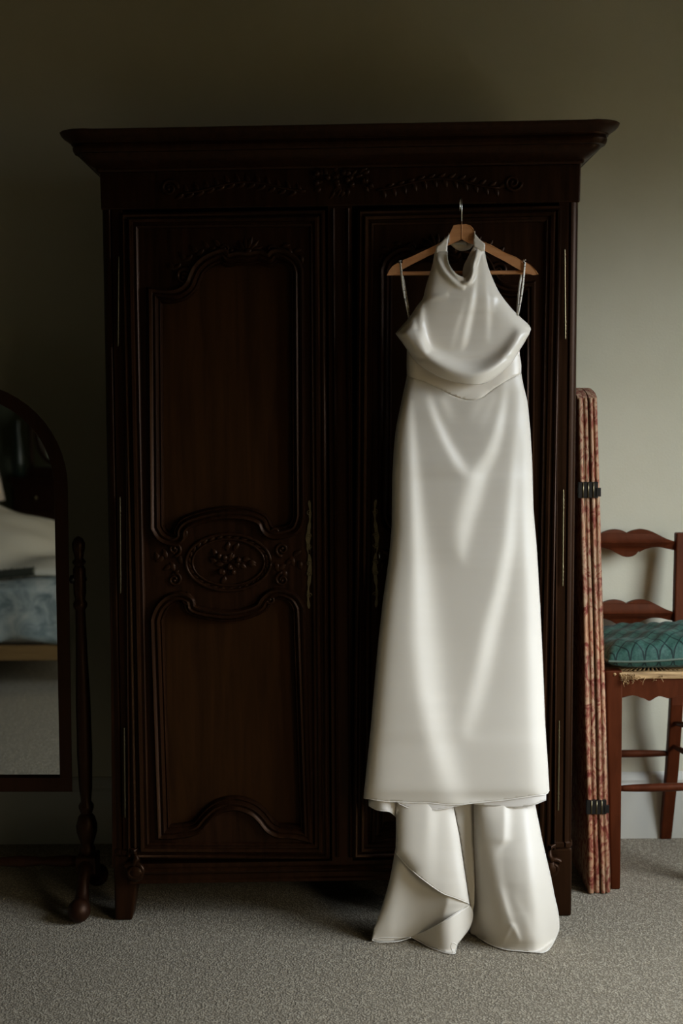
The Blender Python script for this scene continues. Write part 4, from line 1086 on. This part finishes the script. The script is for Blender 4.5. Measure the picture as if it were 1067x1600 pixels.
cushion_shape(); settle(cu)

# ------------------------------------------------------------------ cheval mirror
YM = -0.50
cxm = P(-60, 763, YM); sm = (YM - CAM.y) / FOC * 1.0
mr = thing('cheval_mirror', 'arched dark mahogany cheval mirror on turned posts at the left edge', 'mirror', (cxm.x, YM, 0))
def arch(Rpx, zb_px, xr_top, xr_bot, n=28):
    """outline: bottom right -> up -> round arch -> down left, pixels mirrored about the centre line"""
    pts = [(xr_bot, zb_px), (xr_top, 763)]
    for i in range(1, n): a = math.pi * i / n; pts.append((-60 + Rpx * math.cos(a), 763 - Rpx * math.sin(a)))
    pts += [(-120 - xr_top, 763), (-120 - xr_bot + 14, zb_px)]
    return pts
inner = arch(144.5, 1215, 84.5, 93.5); outer_ = arch(166, 1237, 106, 113)
b = MB(); b.extrude(outer_, [inner], lambda x, y: P(x, y, YM - .014), lambda x, y: P(x, y, YM + .014)); b.build('frame', M['mirror_wood'], mr, bevel=.006, seg=3)
b = MB(); b.extrude(arch(146, 1216.5, 86, 95), [], lambda x, y: P(x, y, YM + .002), lambda x, y: P(x, y, YM + .006)); b.build('mirror_glass', M['mirror'], mr)
b = MB(); b.extrude(arch(160, 1232, 101, 108), [], lambda x, y: P(x, y, YM + .0145), lambda x, y: P(x, y, YM + .018)); b.build('backing', M['mirror_wood'], mr)
for sgn in (1, -1):
    pc = PF(127, 1400, 0); xp = P(130, 1100, YM).x; xp = xp if sgn > 0 else 2 * cxm.x - xp
    zt = P(130, 838, YM).z; zp = P(130, 905, YM).z; z_b = P(120, 1262, YM).z; z_c = P(120, 1335, YM).z
    b = MB()
    prof = [(.010, z_c), (.020, z_c + .003), (.024, z_c + .02), (.018, z_c + .03), (.022, z_c + .045), (.030, z_c + .07), (.031, z_c + .09), (.024, z_c + .115), (.016, z_c + .125), (.022, z_b), (.022, z_b + .008), (.015, z_b + .02),
            (.019, z_b + .06), (.022, z_b + .16), (.021, z_b + .32), (.017, z_b + .44), (.014, zp - .09), (.020, zp - .08), (.020, zp - .07), (.014, zp - .06), (.018, zp - .04), (.018, zp + .03), (.013, zp + .04), (.020, zp + .05), (.012, zp + .062), (.018, zt - .035), (.019, zt - .02), (.012, zt - .006), (.003, zt)]
    b.lathe(prof, (xp, YM, 0), 20); b.build('post', M['mirror_wood'], mr, smooth=True, autosmooth=50)
    b = MB(); b.lathe([(.004, 0), (.012, .004), (.012, .016), (.006, .02), (.006, .05)], (xp - sgn * .030, YM, zp), 14, 'x'); b.build('pivot_knob', M['iron'], mr, smooth=True)
    # block and spreading feet with ball ends
    b = MB(); b.box(xp - .03, xp + .03, YM - .035, YM + .035, z_c - .05, z_c + .002); b.build('foot_block', M['mirror_wood'], mr, bevel=.005)
    for fy in (-1, 1):
        b = MB(); pts = []; rr = []
        for i in range(13):
            t = i / 12; pts.append((xp, YM + fy * (.02 + .10 * t), z_c - .03 - (z_c - .065) * (t ** 1.3) + .012 * math.sin(t * 6.3))); rr.append(.024 - .008 * math.sin(t * math.pi) + .004 * t)
        b.tube(pts, rr, 12); b.ellipsoid((xp, YM + fy * .13, .034), (.033, .036, .034), 14, 10)
        b.build('foot', M['mirror_wood'], mr, smooth=True)
b = MB(); xa, xb = cxm.x - (P(130, 1100, YM).x - cxm.x), P(130, 1100, YM).x
b.tube([(xa + (xb - xa) * i / 20, YM, P(120, 1345, YM).z) for i in range(21)], [.012 + .006 * math.sin(math.pi * i / 20 * 5) ** 2 for i in range(21)], 12)
b.build('cross_rail', M['mirror_wood'], mr, smooth=True)
settle(mr)

# ------------------------------------------------------------------ the far side of the room, seen in the mirror
bx0, bx1, by0, by1 = XL + .04, -1.05, -4.75, -3.2
bed = thing('bed', 'double bed with pale quilt and wooden rail reflected in the mirror', 'bed', ((bx0 + bx1) / 2, (by0 + by1) / 2, 0))
b = MB(); b.box(bx0, bx1, by1 - .03, by1, .155, .235); b.build('side_rail', M['bedwood'], bed, bevel=.004)
b = MB(); b.box(bx0, bx1, by0, by0 + .03, .155, .235); b.build('side_rail', M['bedwood'], bed, bevel=.004)
b = MB(); b.box(bx1 - .03, bx1, by0 + .03, by1 - .03, .155, .235); b.build('end_rail', M['bedwood'], bed, bevel=.004)
for x in (bx0 + .05, bx1 - .05):
    for y in (by0 + .05, by1 - .05):
        b = MB(); b.lathe([(.02, 0), (.035, .02), (.028, .08), (.04, .13), (.04, .155)], (x, y, 0), 14); b.build('leg', M['bedwood'], bed, smooth=True)
b = MB(); b.box(bx0 + .01, bx1 - .04, by0 + .04, by1 - .04, .235, .50); b.build('mattress', M['cotton'], bed, bevel=.04, seg=4)
b = MB(); b.box(bx0, bx0 + .05, by0, by1, .1, 1.15); b.build('headboard', M['mirror_wood'], bed, bevel=.015, seg=3)
settle(bed)
def drape_top(x, y):                        # surface of the bedding
    t = (y - by1) / (by0 - by1)
    rise = (.06 + min(.30, max(-.05, .36 * (-1.69 - x)))) * (1 / (1 + math.exp(-(t - .38) * 9)))
    return .565 + rise + .012 * math.sin(x * 9 + y * 3) + .008 * math.sin(y * 17)
v = []; f = []; nx, ny = 60, 60
for i in range(nx + 1):
    for j in range(ny + 1):
        x = bx0 + .06 + (bx1 + .01 - bx0 - .06) * i / nx; s = j / ny * 1.35
        if s < .22:                         # hanging side facing the mirror
            q = s / .22; sc_ = .018 * math.sin(x * 14); y = by1 + .012 + .012 * math.sin(x * 22) * (1 - q); z = (.255 + sc_) + (.555 - .255 - sc_) * q
        else:
            q = (s - .22) / 1.13; y = by1 + .005 + (by0 - by1) * q; z = drape_top(x, y) - .045 * math.exp(-q * 30)
        v.append((x, y, z))
for i in range(nx):
    for j in range(ny): a = i * (ny + 1) + j; f.append((a, a + ny + 1, a + ny + 2, a + 1))
q_ = mesh_obj('quilt', v, f, M['quilt'], None, smooth=True, solid=.012)
q_['label'] = 'faded blue and cream floral quilt spread over the bed'; q_['category'] = 'bedding'
# cream duvet heaped at the back of the bed
v = []; f = []
for i in range(41):
    for j in range(31):
        x = bx0 + .10 + (bx1 - .05 - bx0 - .10) * i / 40; y = by1 - .12 + (by0 + .03 - by1 + .12) * j / 30
        e = min(1, min(i, 40 - i) / 3, min(j, 30 - j) / 3)
        v.append((x, y, drape_top(x, y) + .012 + .05 * math.sqrt(e) + .006 * math.sin(x * 13 + y * 8)))
for i in range(40):
    for j in range(30): a = i * 31 + j; f.append((a, a + 31, a + 32, a + 1))
q_ = mesh_obj('duvet', v, f, M['duvet'], None, smooth=True, solid=.02)
q_['label'] = 'cream duvet heaped on top of the floral quilt on the bed'; q_['category'] = 'bedding'
b = MB(); rn = random.Random(2)
b.tube([(x_, by1 - .06 + .004 * math.sin(x_ * 20), drape_top(x_, by1 - .06) + .035) for x_ in np.linspace(bx0 + .2, -1.62, 40)], .022, 10)
for k in range(900):
    x_ = rn.uniform(bx0 + .2, -1.61); a = rn.uniform(0, 6.28); c = Vector((x_, by1 - .06, drape_top(x_, by1 - .06) + .035)); d_ = Vector((rn.uniform(-.3, .3), math.cos(a), math.sin(a)))
    b.add([c + d_ * .02 + Vector((.002, 0, 0)), c + d_ * .02 - Vector((.002, 0, 0)), c + d_ * .036], [(0, 1, 2)])
q_ = b.build('bolster', M['fringe'], None); q_['label'] = 'dark fringed roll lying along the near edge of the bed'; q_['category'] = 'bolster'

# chest of drawers with dressing mirror, vase, lamp
def chest(x0, x1, y0, y1, h):
    t = thing('chest_of_drawers', 'dark wooden chest of drawers behind the bed, seen in the mirror', 'chest', ((x0 + x1) / 2, (y0 + y1) / 2, 0))
    b = MB(); b.box(x0, x1, y0, y1 - .02, .06, h - .03); b.build('carcass', M['mirror_wood'], t, bevel=.004)
    b = MB(); b.box(x0 - .02, x1 + .02, y0, y1 + .01, h - .03, h); b.build('top', M['mirror_wood'], t, bevel=.006)
    for k in range(4):
        za = .10 + k * (h - .16) / 4
        b = MB(); b.box(x0 + .02, x1 - .02, y1 - .02, y1, za, za + (h - .16) / 4 - .015); d = b.build('drawer', M['mirror_wood'], t, bevel=.003)
        for xx in (x0 + .2, x1 - .2):
            b = MB(); b.lathe([(.006, 0), (.006, .01), (.016, .016), (.014, .026), (.004, .03)], (xx, y1 - .002, za + .09), 12, 'y'); b.build('knob', M['brass'], d, smooth=True)
    for xx in (x0 + .04, x1 - .04):
        for yy in (y0 + .04, y1 - .06):
            b = MB(); b.lathe([(.03, 0), (.035, .03), (.025, .06)], (xx, yy, 0), 12); b.build('foot', M['mirror_wood'], t, smooth=True)
    settle(t)
cx0, cx1, cy0, cy1 = -2.62, -1.62, -6.95, -6.45
chest(cx0, cx1, cy0, cy1, .93)
DX, DZ = -2.26, .93
dm = thing('dressing_mirror', 'small swing mirror in dark frame standing on the chest of drawers', 'mirror', (DX, -6.62, DZ))
b = MB(); b.box(DX - .24, DX + .24, -6.72, -6.52, DZ + .001, DZ + .07); b.build('base', M['mirror_wood'], dm, bevel=.006)
for x in (DX - .23, DX + .23):
    b = MB(); b.lathe([(.014, DZ + .07), (.018, DZ + .12), (.012, DZ + .3), (.018, DZ + .42), (.012, DZ + .5), (.004, DZ + .54)], (x, -6.62, 0), 12); b.build('post', M['mirror_wood'], dm, smooth=True)
ell = lambda rx, rz, n=32: [(DX + rx * math.cos(2 * math.pi * i / n), DZ + .33 + rz * math.sin(2 * math.pi * i / n)) for i in range(n)]
b = MB(); b.extrude(ell(.20, .26), [ell(.165, .225)], lambda x, z: Vector((x, -6.64, z)), lambda x, z: Vector((x, -6.60, z))); b.build('frame', M['mirror_wood'], dm, bevel=.004)
b = MB(); b.extrude(ell(.17, .23), [], lambda x, z: Vector((x, -6.625, z)), lambda x, z: Vector((x, -6.617, z))); b.build('mirror_glass', M['mirror'], dm)
settle(dm)
b = MB(); b.lathe([(.03, .93), (.05, .95), (.055, 1.05), (.04, 1.2), (.022, 1.3), (.030, 1.38), (.028, 1.38)], (-2.575, -6.55, 0), 20)
q_ = b.build('vase', M['vase'], None, smooth=True, autosmooth=60); q_['label'] = 'tall slender dark vase on the chest of drawers'; q_['category'] = 'vase'
# bedside table and lamp
tx, ty, th_ = -2.47, -5.14, .52
nt_ = thing('bedside_table', 'small dark bedside table between the bed and the far wall', 'table', (tx, ty, 0))
b = MB(); b.box(tx - .23, tx + .23, ty - .22, ty + .22, th_ - .03, th_); b.build('tabletop', M['mirror_wood'], nt_, bevel=.005)
b = MB(); b.box(tx - .2, tx + .2, ty - .19, ty + .19, th_ - .16, th_ - .03); d = b.build('drawer', M['mirror_wood'], nt_, bevel=.003)
for x in (tx - .18, tx + .18):
    for y in (ty - .17, ty + .17):
        b = MB(); b.box(x - .02, x + .02, y - .02, y + .02, 0, th_ - .16); b.build('leg', M['mirror_wood'], nt_, bevel=.003)
settle(nt_)
lp = thing('table_lamp', 'table lamp with plain linen shade on the bedside table', 'lamp', (tx, ty, th_))
b = MB(); b.lathe([(.07, th_), (.07, th_ + .015), (.03, th_ + .03), (.055, th_ + .12), (.05, th_ + .20), (.02, th_ + .28), (.012, th_ + .30), (.012, th_ + .40)], (tx, ty, 0), 20); b.build('base', M['vase'], lp, smooth=True, autosmooth=50)
v = []; f = []
for i in range(33):
    a = 2 * math.pi * i / 32
    v += [(tx + .17 * math.cos(a), ty + .17 * math.sin(a), .85), (tx + .13 * math.cos(a), ty + .13 * math.sin(a), 1.08)]
for i in range(32): f.append((2 * i, 2 * i + 2, 2 * i + 3, 2 * i + 1))
mesh_obj('shade', v, f, M['shade'], lp, smooth=True, solid=.003); settle(lp)
